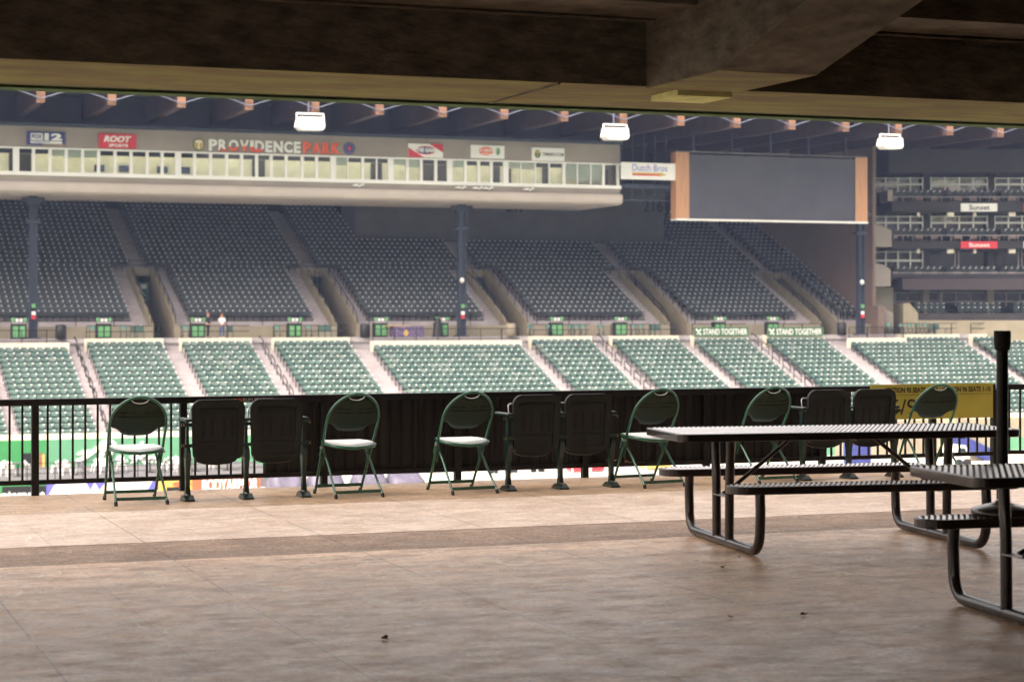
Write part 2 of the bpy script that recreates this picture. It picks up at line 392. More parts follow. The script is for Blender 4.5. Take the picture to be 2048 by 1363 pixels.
# field wall, green at the left and cream further on
xg0, xg1, xg2 = X_(92, 119.3), X_(548, 119.3), X_(1640, 119.3)
fw = thing('field_wall', (xg0, 119.3, GZ), 'painted wall below the lower stand, green on the left and cream further right', 'wall')
b = MB(); b.box(LX0, xg0, 119.2, 119.35, GZ, ZB + .3); b.build('bright_green_panel', m_greenwall2, fw)
b = MB(); b.box(xg0, xg1, 119.2, 119.35, GZ, ZB + .3); b.build('green_panel', m_greenwall, fw)
b = MB(); b.box(xg1, LX1, 119.2, 119.35, GZ, ZB + .3); b.build('cream_panel', m_cream, fw)
x0, z0 = XZ(46, 952, 119.2); x1, z1 = XZ(72, 905, 119.2)
b = MB(); b.box(x0, x1, 119.15, 119.2, z0 - .4, z1); b.build('doorway', m_slot, fw)
b = MB(); b.box(x1, x1 + .35, 119.13, 119.2, z0 - .4, z1); b.box(x1 + .35, x1 + .5, 119.12, 119.2, z0 - .4, z1 - .1, 1); b.build('door_leaf', [m_wood, m_gold], fw)
# script lettering, drawn as brush strokes
b = MB()
def stroke(pts, r, flat=.02):
    P = [XZ(px, py, 119.15) for px, py in pts]; r = [q * .62 for q in r] if isinstance(r, (list, tuple)) else r * .7
    n = len(P); L = []; Q = []
    for i, (x, z) in enumerate(P):
        a = P[max(0, i - 1)]; c = P[min(n - 1, i + 1)]
        dx, dz = c[0] - a[0], c[1] - a[1]; q = math.hypot(dx, dz) or 1
        rr = r[i] if isinstance(r, (list, tuple)) else r
        L.append((x - dz / q * rr, z + dx / q * rr)); Q.append((x + dz / q * rr, z - dx / q * rr))
    for i in range(n - 1):
        poly = [L[i], L[i + 1], Q[i + 1], Q[i]]
        dd = flat + random.random() * .05; b.prism(poly, lambda x, z: (x, 119.19, z), lambda x, z: (x, 119.15 - dd, z))
stroke([(152, 923), (172, 912), (190, 900), (210, 884), (222, 882), (230, 884)], [.1, .22, .22, .25, .22, .05])
stroke([(154, 908), (170, 903), (185, 903), (196, 898)], [.08, .2, .2, .1])
stroke([(213, 886), (207, 900), (200, 915), (190, 922), (192, 926)], [.2, .24, .22, .15, .05])
stroke([(231, 884), (224, 900), (216, 915), (212, 923), (220, 922)], [.12, .2, .2, .18, .08])
stroke([(245, 912), (236, 914), (233, 920), (240, 923), (248, 915), (249, 923), (256, 920)], .11)
stroke([(268, 911), (260, 914), (268, 919), (262, 924), (272, 921)], .11)
stroke([(286, 882), (281, 893), (274, 910), (270, 923)], [.1, .18, .17, .12])
stroke([(290, 909), (278, 915), (284, 919), (292, 926)], .11)
stroke([(308, 912), (299, 914), (296, 920), (303, 923), (311, 914), (312, 923), (322, 920)], .11)
b.build('script_lettering', m_white, fw)
# raised terrace with patio furniture
deckz = -7.72
dk = thing('patio_deck', (20, 112, GZ), 'low dark terrace deck with a thin black guard rail below the green wall', 'deck')
b = MB(); b.box(X_(-60, 112), X_(560, 112), 110.2, 119.1, GZ, deckz); b.build('deck', m_panelgrey, dk)
b = MB()
dx0, dx1 = X_(-60, 110.3), X_(560, 110.3)
for z in (.35, .62, .9): b.bar((dx0, 110.3, deckz + z), (dx1, 110.3, deckz + z), .03, .03)
k = dx0
while k < dx1: b.bar((k, 110.3, deckz), (k, 110.3, deckz + .9), .04, .04); k += 1.5
b.build('guard_rail', m_rail, dk)

# ---- ad boards at the touchline
def board(px0, px1, py0, mats, label, name='advertising_board', Y=104.0):
    x0, z1 = XZ(px0, py0, Y); x1 = X_(px1, Y)
    t = thing(name, ((x0 + x1) / 2, Y, GZ), label, 'advertising board')
    b = MB(); b.box(x0, x1, Y, Y + .12, GZ, z1); b.build('panel', mats, t)
    return t, x0, x1, z1, Y
t, x0, x1, z1, Y = board(-40, 92, 963, m_greenwall2, 'green and black touchline board with large white lower case letters')
b = MB(); b.box(X_(4, Y), x1, Y - .02, Y, GZ, z1 - .28); b.build('black_field', m_ink, t)
b = MB(); text_mb(b, 'enterprise', X_(-8, Y), X_(90, Y), GZ - .05, z1 - .42, Y - .03, bold=.02); b.build('lettering', m_white, t)
t, x0, x1, z1, Y = board(93, 310, 962, m_blue, 'violet touchline board with a white angular mark and small lettering')
h = z1 - GZ; b = MB()
for poly in ([(.02, .35), (.08, .88), (.36, .88), (.40, .5), (.44, .88), (.48, .5), (.55, .9), (.98, .9), (.92, .4), (.44, .3), (.46, .05), (.16, .05), (.2, .35)],):
    b.prism(poly, lambda u, v: (x0 + u * (x1 - x0), Y, GZ + .1 + v * (h - .1)), lambda u, v: (x0 + u * (x1 - x0), Y - .02, GZ + .1 + v * (h - .1)))
b.build('white_mark', m_white, t)
b = MB(); text_mb(b, 'Solutions for Healthier Facilities', x0 + .33 * (x1 - x0), x0 + .9 * (x1 - x0), GZ + .22, GZ + .42, Y - .03); b.build('lettering', m_white, t)
t, x0, x1, z1, Y = board(318, 384, 957, m_gold, 'yellow and black touchline board with a small maker name')
b = MB(); b.box(x0 + .4, x1 - .2, Y - .02, Y, GZ, z1 - .45); b.disc(x0 + 1.2, z1 - .3, Y - .0, .5, .14, .03, 1); b.build('dark_shape', [m_ink, m_orange], t)
b = MB(); text_mb(b, 'ARMOR', x0 + .5, x1 - .3, GZ + .3, GZ + .5, Y - .03, bold=.02); b.build('lettering', m_white, t)
t, x0, x1, z1, Y = board(384, 520, 953, m_orange, 'red touchline board with heavy white capitals')
b = MB(); text_mb(b, 'BODYARMOR', X_(404, Y), X_(516, Y), GZ + .42, z1 - .12, Y - .02, bold=.035); b.build('lettering', m_white, t)
# tarpaulin covered rolls and low stuff beyond the slab edge
for i, (a, c) in enumerate(((535, 603), (612, 686), (702, 772), (772, 846))):
    Y = 105.5; x0, x1 = X_(a, Y), X_(c, Y); z1 = XZ(a, 943, Y)[1]
    n = 18; b = MB(); rows = []
    for k in range(n + 1):
        u = k / n; e = (1 - abs(2 * u - 1) ** 6) ** .5
        rows.append([(x0 + u * (x1 - x0), Y + 1.2 * cos(q) * (.5 + .5 * e), GZ + (z1 - GZ) * e * sin(q) * (1 + .08 * sin(9 * u + q * 3 + i))) for q in [pi * m_ / 8 for m_ in range(9)]])
    vs = [p for r in rows for p in r]
    b.add(vs, [(k * 9 + j, k * 9 + j + 1, (k + 1) * 9 + j + 1, (k + 1) * 9 + j) for k in range(n) for j in range(8)], 0, True)
    o = b.build('tarpaulin_cover', m_tarp)
    tag(o, ['grey tarpaulin mound beside the red lettered board', 'wide grey tarpaulin mound, second from the red board', 'grey tarpaulin mound, second from the right end of its row', 'grey tarpaulin mound at the right end of its row'][i], 'tarpaulin', 'grey tarpaulin mounds at the field edge')
for i, (a, c, pyt, m_, lb) in enumerate(((1143, 1180, 930, m_red, 'low red crate with pale frame seen under the ribbed panel'), (1180, 1212, 930, m_red, 'short red crate to the right of a rail post foot'), (1290, 1345, 928, m_gold, 'yellow and violet crate seen under the ribbed panel'))):
    Y = 113; x0, x1 = X_(a, Y), X_(c, Y); z1 = XZ(a, pyt, Y)[1]
    t = thing('equipment_crate', ((x0 + x1) / 2, Y, GZ), lb, 'crate')
    b = MB(); b.box(x0, x1, Y, Y + .8, GZ + .1, z1); b.build('crate_body', m_, t)
    b = MB(); b.box(x0 - .05, x1 + .05, Y - .05, Y + .85, z1, z1 + .08); b.box(x0, x0 + .1, Y - .03, Y, GZ, z1); b.box(x1 - .1, x1, Y - .03, Y, GZ, z1); b.build('crate_frame', m_white, t)
for i, (a, c) in enumerate(((980, 995), (1020, 1034), (1062, 1072), (1077, 1088))):
    Y = 114; x0, x1 = X_(a, Y), X_(c, Y)
    t = thing('goal_trolley', ((x0 + x1) / 2, Y, GZ), ['dark wire trolley nearest the left stadium seat leg', 'wire trolley second from left on the pale track', 'wire trolley third from left on the pale track', 'wire trolley at the right end on the pale track'][i], 'trolley', 'wire trolleys on the pale track')
    b = MB()
    for k in range(7): u = x0 + (x1 - x0) * k / 6; b.bar((u, Y, GZ + .3), (u, Y, GZ + 1.3), .03, .03)
    for k in range(5): b.bar((x0, Y, GZ + .3 + .25 * k), (x1, Y, GZ + .3 + .25 * k), .03, .03)
    b.build('cage', m_rail, t)
    b = MB(); b.disc(x0 + .1, GZ + .15, Y, .14, .14, .05); b.disc(x1 - .1, GZ + .15, Y, .14, .14, .05); b.build('wheel', m_rubber, t)

# ---- stairs and service area seen through the rail at the right
sw = thing('service_stair', (X_(1900, 112), 112, GZ), 'cream stair with dark stringer seen through the rail below the yellow sign', 'staircase')
b = MB()
xs0, zs0 = XZ(1890, 868, 112); xs1, zs1 = XZ(1985, 905, 112)
b.prism([(xs0, zs0 + .5), (xs1 + .6, zs1), (xs1 + .6, zs1 - .9), (xs0, zs0 - .6)], lambda x, z: (x, 112, z), lambda x, z: (x, 112.3, z))
b.build('stringer', m_navy, sw)
b = MB()
for k in range(12):
    u = k / 12; x = xs0 + 1 + u * (xs1 - xs0); z = zs0 + 1.2 + u * (zs1 - zs0)
    b.box(x, x + (xs1 - xs0) / 12, 112.3, 114.3, GZ, z)
b.build('steps', m_cream, sw)
t = thing('maintenance_cart', (X_(1935, 108), 108, GZ), 'small white vehicle with rounded cab below the service stair', 'cart')
x0, z0 = XZ(1910, 912, 108); x1, z1 = XZ(1940, 890, 108)
b = MB(); b.prism([(x0, GZ + .4), (x0, z1 - .3), (x0 + .3, z1), (x1 - .3, z1), (x1, z1 - .5), (x1, GZ + .4)], lambda x, z: (x, 108, z), lambda x, z: (x, 109.5, z)); b.build('cart_body', m_white, t, bevel=.05)
b = MB(); b.prism([(x0 + .15, z1 - .55), (x0 + .35, z1 - .15), (x1 - .4, z1 - .15), (x1 - .15, z1 - .55)], lambda x, z: (x, 107.98, z), lambda x, z: (x, 108.0, z)); b.build('cart_window', m_glassdark, t)
for xx in (x0 + .25, x1 - .25):
    b = MB(); b.disc(xx, GZ + .28, 108.0, .28, .28, .12); b.build('wheel', m_rubber, t)
wg = MB(); xa, za = XZ(1690, 880, 113); xb = X_(1742, 113); wg.box(xa, xb, 113, 113.2, GZ, za)
wg.box(xa, xb, 112.98, 113, za - .25, za + .0, 1)
tag(wg.build('storage_screen', [m_navy, m_white]), 'dark blue screen standing behind the third pair of stadium seats', 'screen')
for i, (a, c) in enumerate(((1645, 1670), (1715, 1735), (1990, 2060))):
    x0, x1 = X_(a, 114), X_(c, 114); b = MB(); b.box(x0, x1, 114, 114.1, GZ, XZ(a, 875, 114)[1]); b.box(x0, x1, 113.97, 114, GZ, GZ + .5, 1)
    tag(b.build('wall_banner', [m_greenwall, m_white]), ['narrow green banner low behind the left seat of the third pair', 'narrow green banner low between the seats of the third pair', 'wide green banner right of the rail corner'][i], 'banner')

# ---- upper grandstand
UY, UZ, UTR, URI, UN = 139.5, .68, .77, .333, 27
UX0, UX1 = -8, 82.8
VOMX = [13.25 + 13.12 * k for k in range(6)]       # centre of each entrance cut
VW = .72; NV = 10                                  # half width, rows cut
def upY(j): return UY + UTR * j
def upZ(j): return UZ + URI * j
upper = thing('upper_grandstand', (40, 140, -1.2), 'shaded upper seating terrace behind the walkway with entrance cuts', 'grandstand')
def uprof(j0, j1, yend):
    P = [(upY(j0) - .5, -1.2)]
    for j in range(j0, j1):
        P += [(upY(j) - .5, upZ(j)), (upY(j) + UTR - .5, upZ(j))]
    P += [(yend, upZ(j1 - 1)), (yend, -1.2)]
    return P
b = MB(); xx = UX0
for vx in VOMX:
    pr = uprof(0, UN, upY(UN)); b.prism(pr, lambda y, z: (xx, y, z), lambda y, z: (vx - VW - .1, y, z))
    pr2 = uprof(NV, UN, upY(UN))
    pr2 = [p if p[1] > -1.2 else (p[0], 2.2) for p in pr2]
    b.prism(pr2, lambda y, z: (vx - VW - .1, y, z), lambda y, z: (vx + VW + .1, y, z)); xx = vx + VW + .1
b.prism(uprof(0, UN, upY(UN)), lambda y, z: (xx, y, z), lambda y, z: (UX1, y, z))
b.build('terrace', m_conc, upper)
b2 = MB()
for vx in VOMX:      # aisle half steps: two aisles beside the cut, one above it
    b = MB()
    for j in range(UN):
        for a0, a1 in (((vx - VW - 1.25, vx - VW - .25), (vx + VW + .25, vx + VW + 1.25)) if j < NV else ((vx - .6, vx + .6),)):
            b.box(a0, a1, upY(j) - .12, upY(j) + .269, upZ(j) - .01, upZ(j) + .166)
            b2.box((a0 + a1) / 2 - .06, (a0 + a1) / 2 + .06, upY(j) - .52, upY(j) - .46, upZ(j), upZ(j) + .012)
    b.build('aisle_steps', m_conc, upper)
b2.build('step_plates', m_white, upper)
b = MB()             # front wall
xx = UX0
for vx in VOMX:
    b.box(xx, vx - VW - .22, 137.5, 137.7, -1.2, .36); xx = vx + VW + .22
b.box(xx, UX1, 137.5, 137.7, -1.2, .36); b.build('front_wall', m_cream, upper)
b = MB(); xx = UX0
for vx in VOMX:
    b.box(xx, vx - VW - .22, 137.7, 139.0, -1.2, .355); xx = vx + VW + .22
b.box(xx, UX1, 137.7, 139.0, -1.2, .355); b.build('front_ledge', m_conc, upper)
for i, vx in enumerate(VOMX):
    b = MB()
    for s in (-1, 1):
        xw = vx + s * (VW + .11)
        P = [(137.5, -1.2), (137.5, .5), (138.7, 1.15)]
        P += [(upY(NV) - .5, upZ(NV) + .65), (upY(NV) - .3, upZ(NV) + .65), (upY(NV) - .3, -1.2)]
        b.prism(P, lambda y, z: (xw - .11, y, z), lambda y, z: (xw + .11, y, z))
    yb = upY(NV) - .5
    b.box(vx - VW, vx + VW, yb, yb + .2, 2.2, upZ(NV) + .5)
    b.box(vx - VW, vx + VW, yb + 1.6, yb + 1.8, -1.2, 2.3)
    b.build('entrance_wall', m_cream, upper)
    b = MB()
    for s in (-1, 1):
        xw = vx + s * (VW + .11)
        b.tube([(xw, 137.6, .5), (xw, 137.8, 1.2), (xw, 138.7, 1.75), (xw, yb, upZ(NV) + 1.25)], .03, 6)
        for q in range(6): u = q / 5; yy = 138.7 + u * (yb - 138.7); zz = 1.15 + u * (upZ(NV) + .65 - 1.15); b.bar((xw, yy, zz), (xw, yy, zz + .6), .04, .04)
    for zz in (.35, .7): b.bar((vx - VW, yb + .1, upZ(NV) + .4 + zz), (vx + VW, yb + .1, upZ(NV) + .4 + zz), .04, .04)
    b.build('entrance_handrail', m_rail, upper)
    if i in (1, 3, 5):
        t = thing('entrance_sign', (vx, yb - .1, 3.2), ['', 'green hanging sign with crossed white axes above the left stand entrance', '', 'green hanging sign with white emblem just right of the middle column', '', 'blue screen sign above the rightmost stand entrance'][i], 'sign')
        b = MB(); b.box(vx - .66, vx + .66, yb - .1, yb - .02, 2.05, 3.55); b.build('board', m_dkgreen if i < 5 else m_blue, t)
        b = MB()
        if i < 5:
            b.bar((vx - .35, yb - .12, 2.5), (vx + .3, yb - .12, 3.3), .03, .14); b.bar((vx + .35, yb - .12, 2.5), (vx - .3, yb - .12, 3.3), .03, .1)
            b.box(vx - .05, vx + .45, yb - .13, yb - .1, 3.05, 3.35); b.box(vx - .45, vx - .2, yb - .13, yb - .1, 2.95, 3.3)
            text_mb(b, 'NO PIONEERS'[:0] + 'TIMBERS', vx - .45, vx + .45, 2.12, 2.3, yb - .1, bold=.03)
        else:
            b.prism([(vx - .2, 2.3), (vx + .3, 2.4), (vx + .1, 3.0)], lambda x, z: (x, yb - .12, z), lambda x, z: (x, yb - .1, z))
        b.build('emblem', m_white, t)
    else:
        t = thing('access_ladder', (vx, yb - .05, 2.4), 'steel ladder and cream shelf in the %s' % {0: 'far left stand entrance', 2: 'entrance left of the middle column', 4: 'entrance right of the middle column'}[i], 'ladder')
        b = MB()
        for s in (.1, .5): b.bar((vx + s, yb - .1, 2.4), (vx + s, yb - .1, 4.5), .05, .05)
        for q in range(6): b.bar((vx + .1, yb - .1, 2.6 + q * .33), (vx + .5, yb - .1, 2.6 + q * .33), .04, .04)
        b.build('ladder_frame', m_rail, t)
        b = MB(); b.box(vx - VW + .02, vx + VW - .02, yb - .9, yb - .02, 2.2, 2.4); b.build('shelf', m_creamlt, t)
# guard rail in front of the upper rows
b = MB(); xx = UX0
for vx in VOMX + [UX1 + 2]:
    x1 = vx - VW - 1.4
    if x1 - xx > 1:
        for zz in (.35, .62, .95): b.bar((xx, 139.0, .355 + zz), (min(x1, UX1), 139.0, .355 + zz), .05, .05)
        k = xx
        while k < min(x1, UX1): b.bar((k, 139.0, .355), (k, 139.0, 1.3), .05, .05); k += 2.6
    xx = vx + VW + 1.4
b.build('front_guard_rail', m_rail, upper)
# side wall and back wall
sdw = MB(); sdw.box(UX1, UX1 + .3, 137.6, 162, -1.2, 15.5); sdw.box(UX1 - .25, UX1 + .3, 136.4, 137.6, -1.2, 1.8)
tag(sdw.build('side_wall', m_brownwall), 'tall brown wall closing the right end of the upper stand', 'wall')
bw = MB(); bw.box(-60, 150, 162, 162.4, GZ, 17); tag(bw.build('rear_wall', m_dark), 'dark wall behind the top rows under the roof', 'wall')
nw = thing('section_number_wall', (X_(1020, 153.6), 153.6, 7), 'dim grey wall with large dark section numbers at the top of the upper stand', 'wall')
x0, x1 = X_(712, 153.6), X_(1330, 153.6)
zt = XZ(1300, 396, 153.6)[1]; zb = XZ(1300, 466, 153.6)[1]; zm = XZ(1300, 436, 153.6)[1]
b = MB(); b.box(x0, x1, 153.6, 158, zm, zt + .9); b.box(x0, x1, 153.8, 158, zb - 1.5, zm); b.build('wall', m_panelgrey, nw)
b = MB()
for s, a, c, py0, py1 in (('218', 724, 771, 414, 392), ('217', 1012, 1051, 424, 400), ('216', 1286, 1326, 424, 400)):
    text_mb(b, s, X_(a, 153.6), X_(c, 153.6), XZ(a, py0, 153.6)[1], XZ(a, py1, 153.6)[1], 153.6, bold=.02)
b.build('numbers', m_slot, nw)

# ---- walkway between the stands
WZ = -.45
wk = MB(); wk.box(LX0, LX1, lowY(17) - .295, 137.495, WZ - .3, WZ)
wk.box(LX0, LX1, 134.3, 137.4, -3, WZ - .3)
tag(wk.build('walkway', m_conc), kind='structure')
for i, (x0, x1, n) in enumerate(SEC):
    yy = lowY(n) - .4; zb = -.42 if n == 17 else -.68
    t = thing('walkway_railing', (x0, yy, zb), 'black %s railing on the parapet above seating block %s' % ('baluster' if n == 16 else 'open', ['beyond the left edge', 'at the left edge', 'right of the leftmost handrail aisle', 'under the two people', 'left of the wide middle block', 'that is widest, in the middle', 'right of the wide middle block', 'two right of the wide middle block', 'under the left banner', 'under the right banner', 'under the right column', 'under the suites', 'at the right edge', 'beyond the right edge'][i]), 'railing', 'railings along the far walkway')
    b = MB()
    for zz in ((.12, .84) if n == 16 else (.45, .84)): b.bar((x0, yy, zb + zz), (x1, yy, zb + zz), .05, .05)
    k = x0
    while k <= x1 + .01: b.bar((k, yy, zb), (k, yy, zb + .84), .05, .05); k += 1.6
    if n == 16:
        k = x0
        while k < x1: b.bar((k, yy, zb + .12), (k, yy, zb + .84), .02, .02); k += .17
    b.build('rails', m_rail, t)

# ---- aisle handrails (hooped rails on the steps)
hr = None
def handrail():
    t = thing('aisle_handrail', (0, 0, 0), 'x', 'handrail')
    b = MB(); b.tube([(0, -.4, 0), (0, -.4, .62), (0, -.35, .82), (0, .55, 1.17), (0, .7, 1.1), (0, .7, .45)], .035, 6); b.tube([(0, -.4, .35), (0, .7, .75)], .025, 6)
    b.build('hoop', m_rail, t); return t
aisx = [(1, 'leftmost', -.0), (3, 'second', 0), (6, 'third', 0), (8, 'fourth', 0)]
for q, (ei, nm, _) in enumerate(aisx):
    a0, a1 = SEC[ei][1], SEC[ei + 1][0]; xm = (a0 + a1) / 2
    for j in range(0, 17, 2):
        lb = 'black hooped handrail in the %s lower aisle with a centre rail, counted from the left' % nm
        if hr is None: hr = handrail(); o = hr
        else: o = dup(hr, (0, 0, 0))
        o.location = (xm, lowY(j) + .3, lowZ(j)); o['label'] = lb; o['group'] = 'hooped handrails on the lower aisle steps'

# ---- far seats
def seat_geo(sw):
    b = MB(); h = sw / 2 - .008
    ys = [.02, .04, .065, .09, .14]; zs = [.535, .61, .70, .785, .80]; wd = [1, 1, 1, .97, .88]
    for off, in ((0,),):
        vs = []
        for z, y, q in zip(zs, ys, wd):
            for c in (-1, -.5, 0, .5, 1): vs.append((c * h * q, y + .03 * (1 - c * c), z))
        for z, y, q in zip(zs, ys, wd):
            for c in (-1, 1): vs.append((c * h * q * .96, y + .05, z - .015))
        fs = [(r * 5 + c, r * 5 + c + 1, (r + 1) * 5 + c + 1, (r + 1) * 5 + c) for r in range(4) for c in range(4)]
        fs += [(25 + r * 2, 25 + r * 2 + 1, 25 + r * 2 + 3, 25 + r * 2 + 2) for r in range(4)]
        b.add(vs, fs, 0, True)
    b.add([(-h, -.42, .47), (h, -.42, .47), (h, .0, .42), (-h, 0, .42), (-h, -.42, .41), (h, -.42, .41), (h, 0, .37), (-h, 0, .37)],
          [(0, 1, 2, 3), (7, 6, 5, 4), (4, 5, 1, 0), (5, 6, 2, 1), (7, 4, 0, 3)], 0)
    b.box(-h - .03, -h + .01, -.03, .06, 0, .6, 1)
    b.box(-sw / 2 + .001, sw / 2 - .001, .075, .10, .36, .56, 1)  # dark strip added to imitate the shadow gap below each back
    b.box(-sw / 2 - .028, -sw / 2 + .028, -.24, .06, .60, .63, 1)
    b.box(sw / 2 - .10, sw / 2 - .005, -.01, .05, .715, .80, 2)  # white block for the glint at the top corner
    return b
m_fade = {'L': mat('faded_seat_plastic', (.13, .18, .155), .42), 'U': mat('faded_dull_seat_plastic', (.085, .10, .105), .45)}
m_deep = {'L': mat('deep_seat_plastic', (.045, .10, .08), .3, coat=.3), 'U': mat('deep_dull_seat_plastic', (.035, .05, .055), .35)}
def place_seats(kind, pos, geo, m0, label, group, cat, stufflabel, nind=300):
    seen = []
    for p in pos:
        px, py, d = PX(p[0], p[1], p[2] + .7)
        vis = -10 < px < 2058
        if kind == 'L':
            line = 800 - .0146 * px
            if py > line and not (px < 560 and py < 880): vis = False
        seen.append((0 if vis else 1, d, p))
    seen.sort()
    proto = None
    for k, (v_, d, p) in enumerate(seen[:nind]):
        if proto is None: proto = geo.build('stadium_chair' if kind == 'L' else 'terrace_chair', [m0, m_iron, m_glint]); o = proto
        else: o = proto.copy(); COL.objects.link(o)
        o.location = p; o.rotation_euler = (random.gauss(0, .02), 0, random.gauss(0, .03)); tag(o, label, cat, group)
    b = MB()
    V, F, M, S = geo.v, geo.f, geo.m, geo.sm; nv = len(V)
    rs = random.Random(5); M2 = [3 if i == 0 else i for i in M]; M3 = [4 if i == 0 else i for i in M]
    for k, (v_, d, p) in enumerate(seen[nind:]):
        o_ = len(b.v); a = rs.gauss(0, .025); ty = rs.gauss(0, .03); q = rs.random()
        b.v += [(v[0] - a * v[1] + p[0], v[1] + a * v[0] + ty * v[2] * .6 + p[1], v[2] + p[2]) for v in V]
        b.f += [tuple(o_ + i for i in f_) for f_ in F]; b.m += M2 if q < .14 else (M3 if q > .84 else M); b.sm += S
    o = b.build('stadium_chairs' if kind == 'L' else 'terrace_chairs', [m0, m_iron, m_glint, m_fade[kind], m_deep[kind]]); tag(o, stufflabel, cat, kind='stuff')
SL = .5
pos = []
for x0, x1, n in SEC:
    c = round((x1 - x0) / SL)
    for j in range(n):
        for k in range(c): pos.append((x0 + (k + .5) * (x1 - x0) / c, lowY(j), lowZ(j)))
geoL = seat_geo(SL)
place_seats('L', pos, geoL, m_seatL, 'small green seat in the nearest left-hand rows of the sunlit lower stand', 'green seats in the nearest rows of the lower stand', 'stadium chair',
            'remaining green seats filling the other rows of the sunlit lower stand')
SU = .45; pos = []
nwx0, nwx1 = X_(712, 153.6), X_(1330, 153.6)
for j in range(UN):
    blocks = []; xx = UX0
    for vx in VOMX:
        gap = VW + 1.35 if j < NV + 1 else .65
        blocks.append((xx, vx - gap)); xx = vx + gap
    blocks.append((xx, UX1 - .1))
    for x0, x1 in blocks:
        c = int((x1 - x0) / SU)
        for k in range(c):
            x = x0 + (k + .5) * (x1 - x0) / c
            if upY(j) > 153 and nwx0 - .4 < x < nwx1 + .4: continue
            pos.append((x, upY(j), upZ(j)))
geoU = seat_geo(SU)
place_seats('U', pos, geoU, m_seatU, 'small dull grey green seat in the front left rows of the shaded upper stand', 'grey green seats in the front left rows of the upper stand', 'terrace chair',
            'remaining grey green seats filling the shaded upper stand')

# ---- steel columns
for i, (px, Yc, lb) in enumerate(((66, 136.3, 'slim blue grey steel column at the left under the press box'), (923, 136.3, 'blue grey steel column in the middle with a bracketed head'), (1721, 134.6, 'dark steel column under the right end of the big screen'))):
    xc = X_(px, Yc); t = thing('steel_column', (xc, Yc, WZ), lb, 'column', 'steel columns holding the stand roof')
    b = MB(); b.box(xc - .26, xc + .26, Yc - .03, Yc + .03, WZ, 9.3); b.box(xc - .27, xc - .19, Yc - .25, Yc + .25, WZ, 9.3); b.box(xc + .19, xc + .27, Yc - .25, Yc + .25, WZ, 9.3); b.build('shaft', m_steel, t)
    b = MB(); b.box(xc - .45, xc + .45, Yc - .4, Yc + .4, WZ, WZ + .1); b.build('base_plate', m_steel, t)
    b = MB(); b.box(xc - .75, xc + .75, Yc - .3, Yc + .3, 9.0 - .25, 9.0); b.box(xc - .45, xc + .45, Yc - .3, Yc + .3, 8.5, 8.75)
    b.box(xc - .5, xc + .5, Yc - .3, Yc + .3, 7.3, 7.5); b.build('head_bracket', m_steel, t)
    for zz, m_ in ((1.75, m_ltgreen), (1.25, m_white), (1.0, m_red)):
        b = MB(); b.box(xc - .13, xc + .13, Yc - .34, Yc - .26, zz - .14, zz + .14); b.build('notice_plate', m_, t)
    if i:
        b = MB(); b.lathe([(.02, 3.4), (.16, 3.5), (.18, 3.65), (.1, 3.8), (.02, 3.82)], xc - .1, Yc - .4, 12); b.build('security_camera', m_white, t)

# ---- press box
PY = 133.0
pb = thing('press_box', (X_(640, PY), PY, 9), 'long taupe press box with a white framed window band hung under the roof', 'press box')
px1 = X_(1240, PY); px0 = -12.0
z_head, z_gb, z_sill, z_b1, z_bot = 12.11, 10.53, 10.28, 9.88, 9.15
b = MB(); b.box(px0, px1, PY, PY + .3, z_head, 13.5); b.box(px1 - .3, px1, PY + .3, 140, z_bot, 13.5); b.build('upper_fascia', m_taupe, pb)
b = MB(); b.box(px0, px1, PY + .02, PY + .3, z_b1, z_sill); b.build('lower_fascia', m_taupe, pb)
b = MB(); P = [(PY + .3, z_b1), (PY - .18, z_b1), (PY - .26, z_b1 - .12), (PY - .28, z_b1 - .38), (PY - .2, z_b1 - .6), (PY - .02, z_b1 - .72), (PY + 1, z_bot - .05), (141, z_bot - .05), (141, z_b1 - .3), (PY + .3, z_b1 - .3)]
b.prism(P, lambda y, z: (px0, y, z), lambda y, z: (px1 + .1, y, z)); b.build('floor_slab', m_bulge, pb)
b = MB(); b.box(px0, px1 + .05, PY - .14, PY + .1, z_sill, z_gb); b.box(px0, px1, PY - .08, PY + .1, z_head - .09, z_head + .02); b.build('sill_and_head', m_white, pb)
mull = [(-240, 0), (-190, 0), (-140, 0), (-90, 0), (-45, 0), (32, 1), (67, 0), (100, 0), (132, 0), (165, 0), (197, 0), (230, 0), (262, 0), (294, 0), (324, 0), (356, 1), (389, 0), (421, 0), (453, 0), (483, 0), (513, 0), (542, 0), (572, 0), (604, 0), (633, 0), (666, 1),
        (695, -1), (725, 0), (753, -1), (781, 1), (814, 0), (842, 0), (871, 0), (899, 1), (930, 0), (957, 0), (982, 0), (1011, 1), (1041, -1), (1070, -1), (1098, -1), (1127, 0), (1154, -1), (1181, -1), (1206, 0), (1235, 0)]
mx = [(X_(p, PY), {1: .20, 0: .10, -1: .04}[k]) for p, k in mull]
for x, hw in mx:
    b = MB(); b.box(x - hw, x + hw, PY - .10, PY + .08, z_gb - .002, z_head - .088); b.build('mullion', m_white, pb)
rnd = random.Random(3)
for (xa, ha), (xb, hb) in zip(mx[:-1], mx[1:]):
    b = MB(); b.box(xa + ha, xb - hb, PY + .0, PY + .02, z_gb, z_head - .09); b.build('window_pane', m_glass, pb)
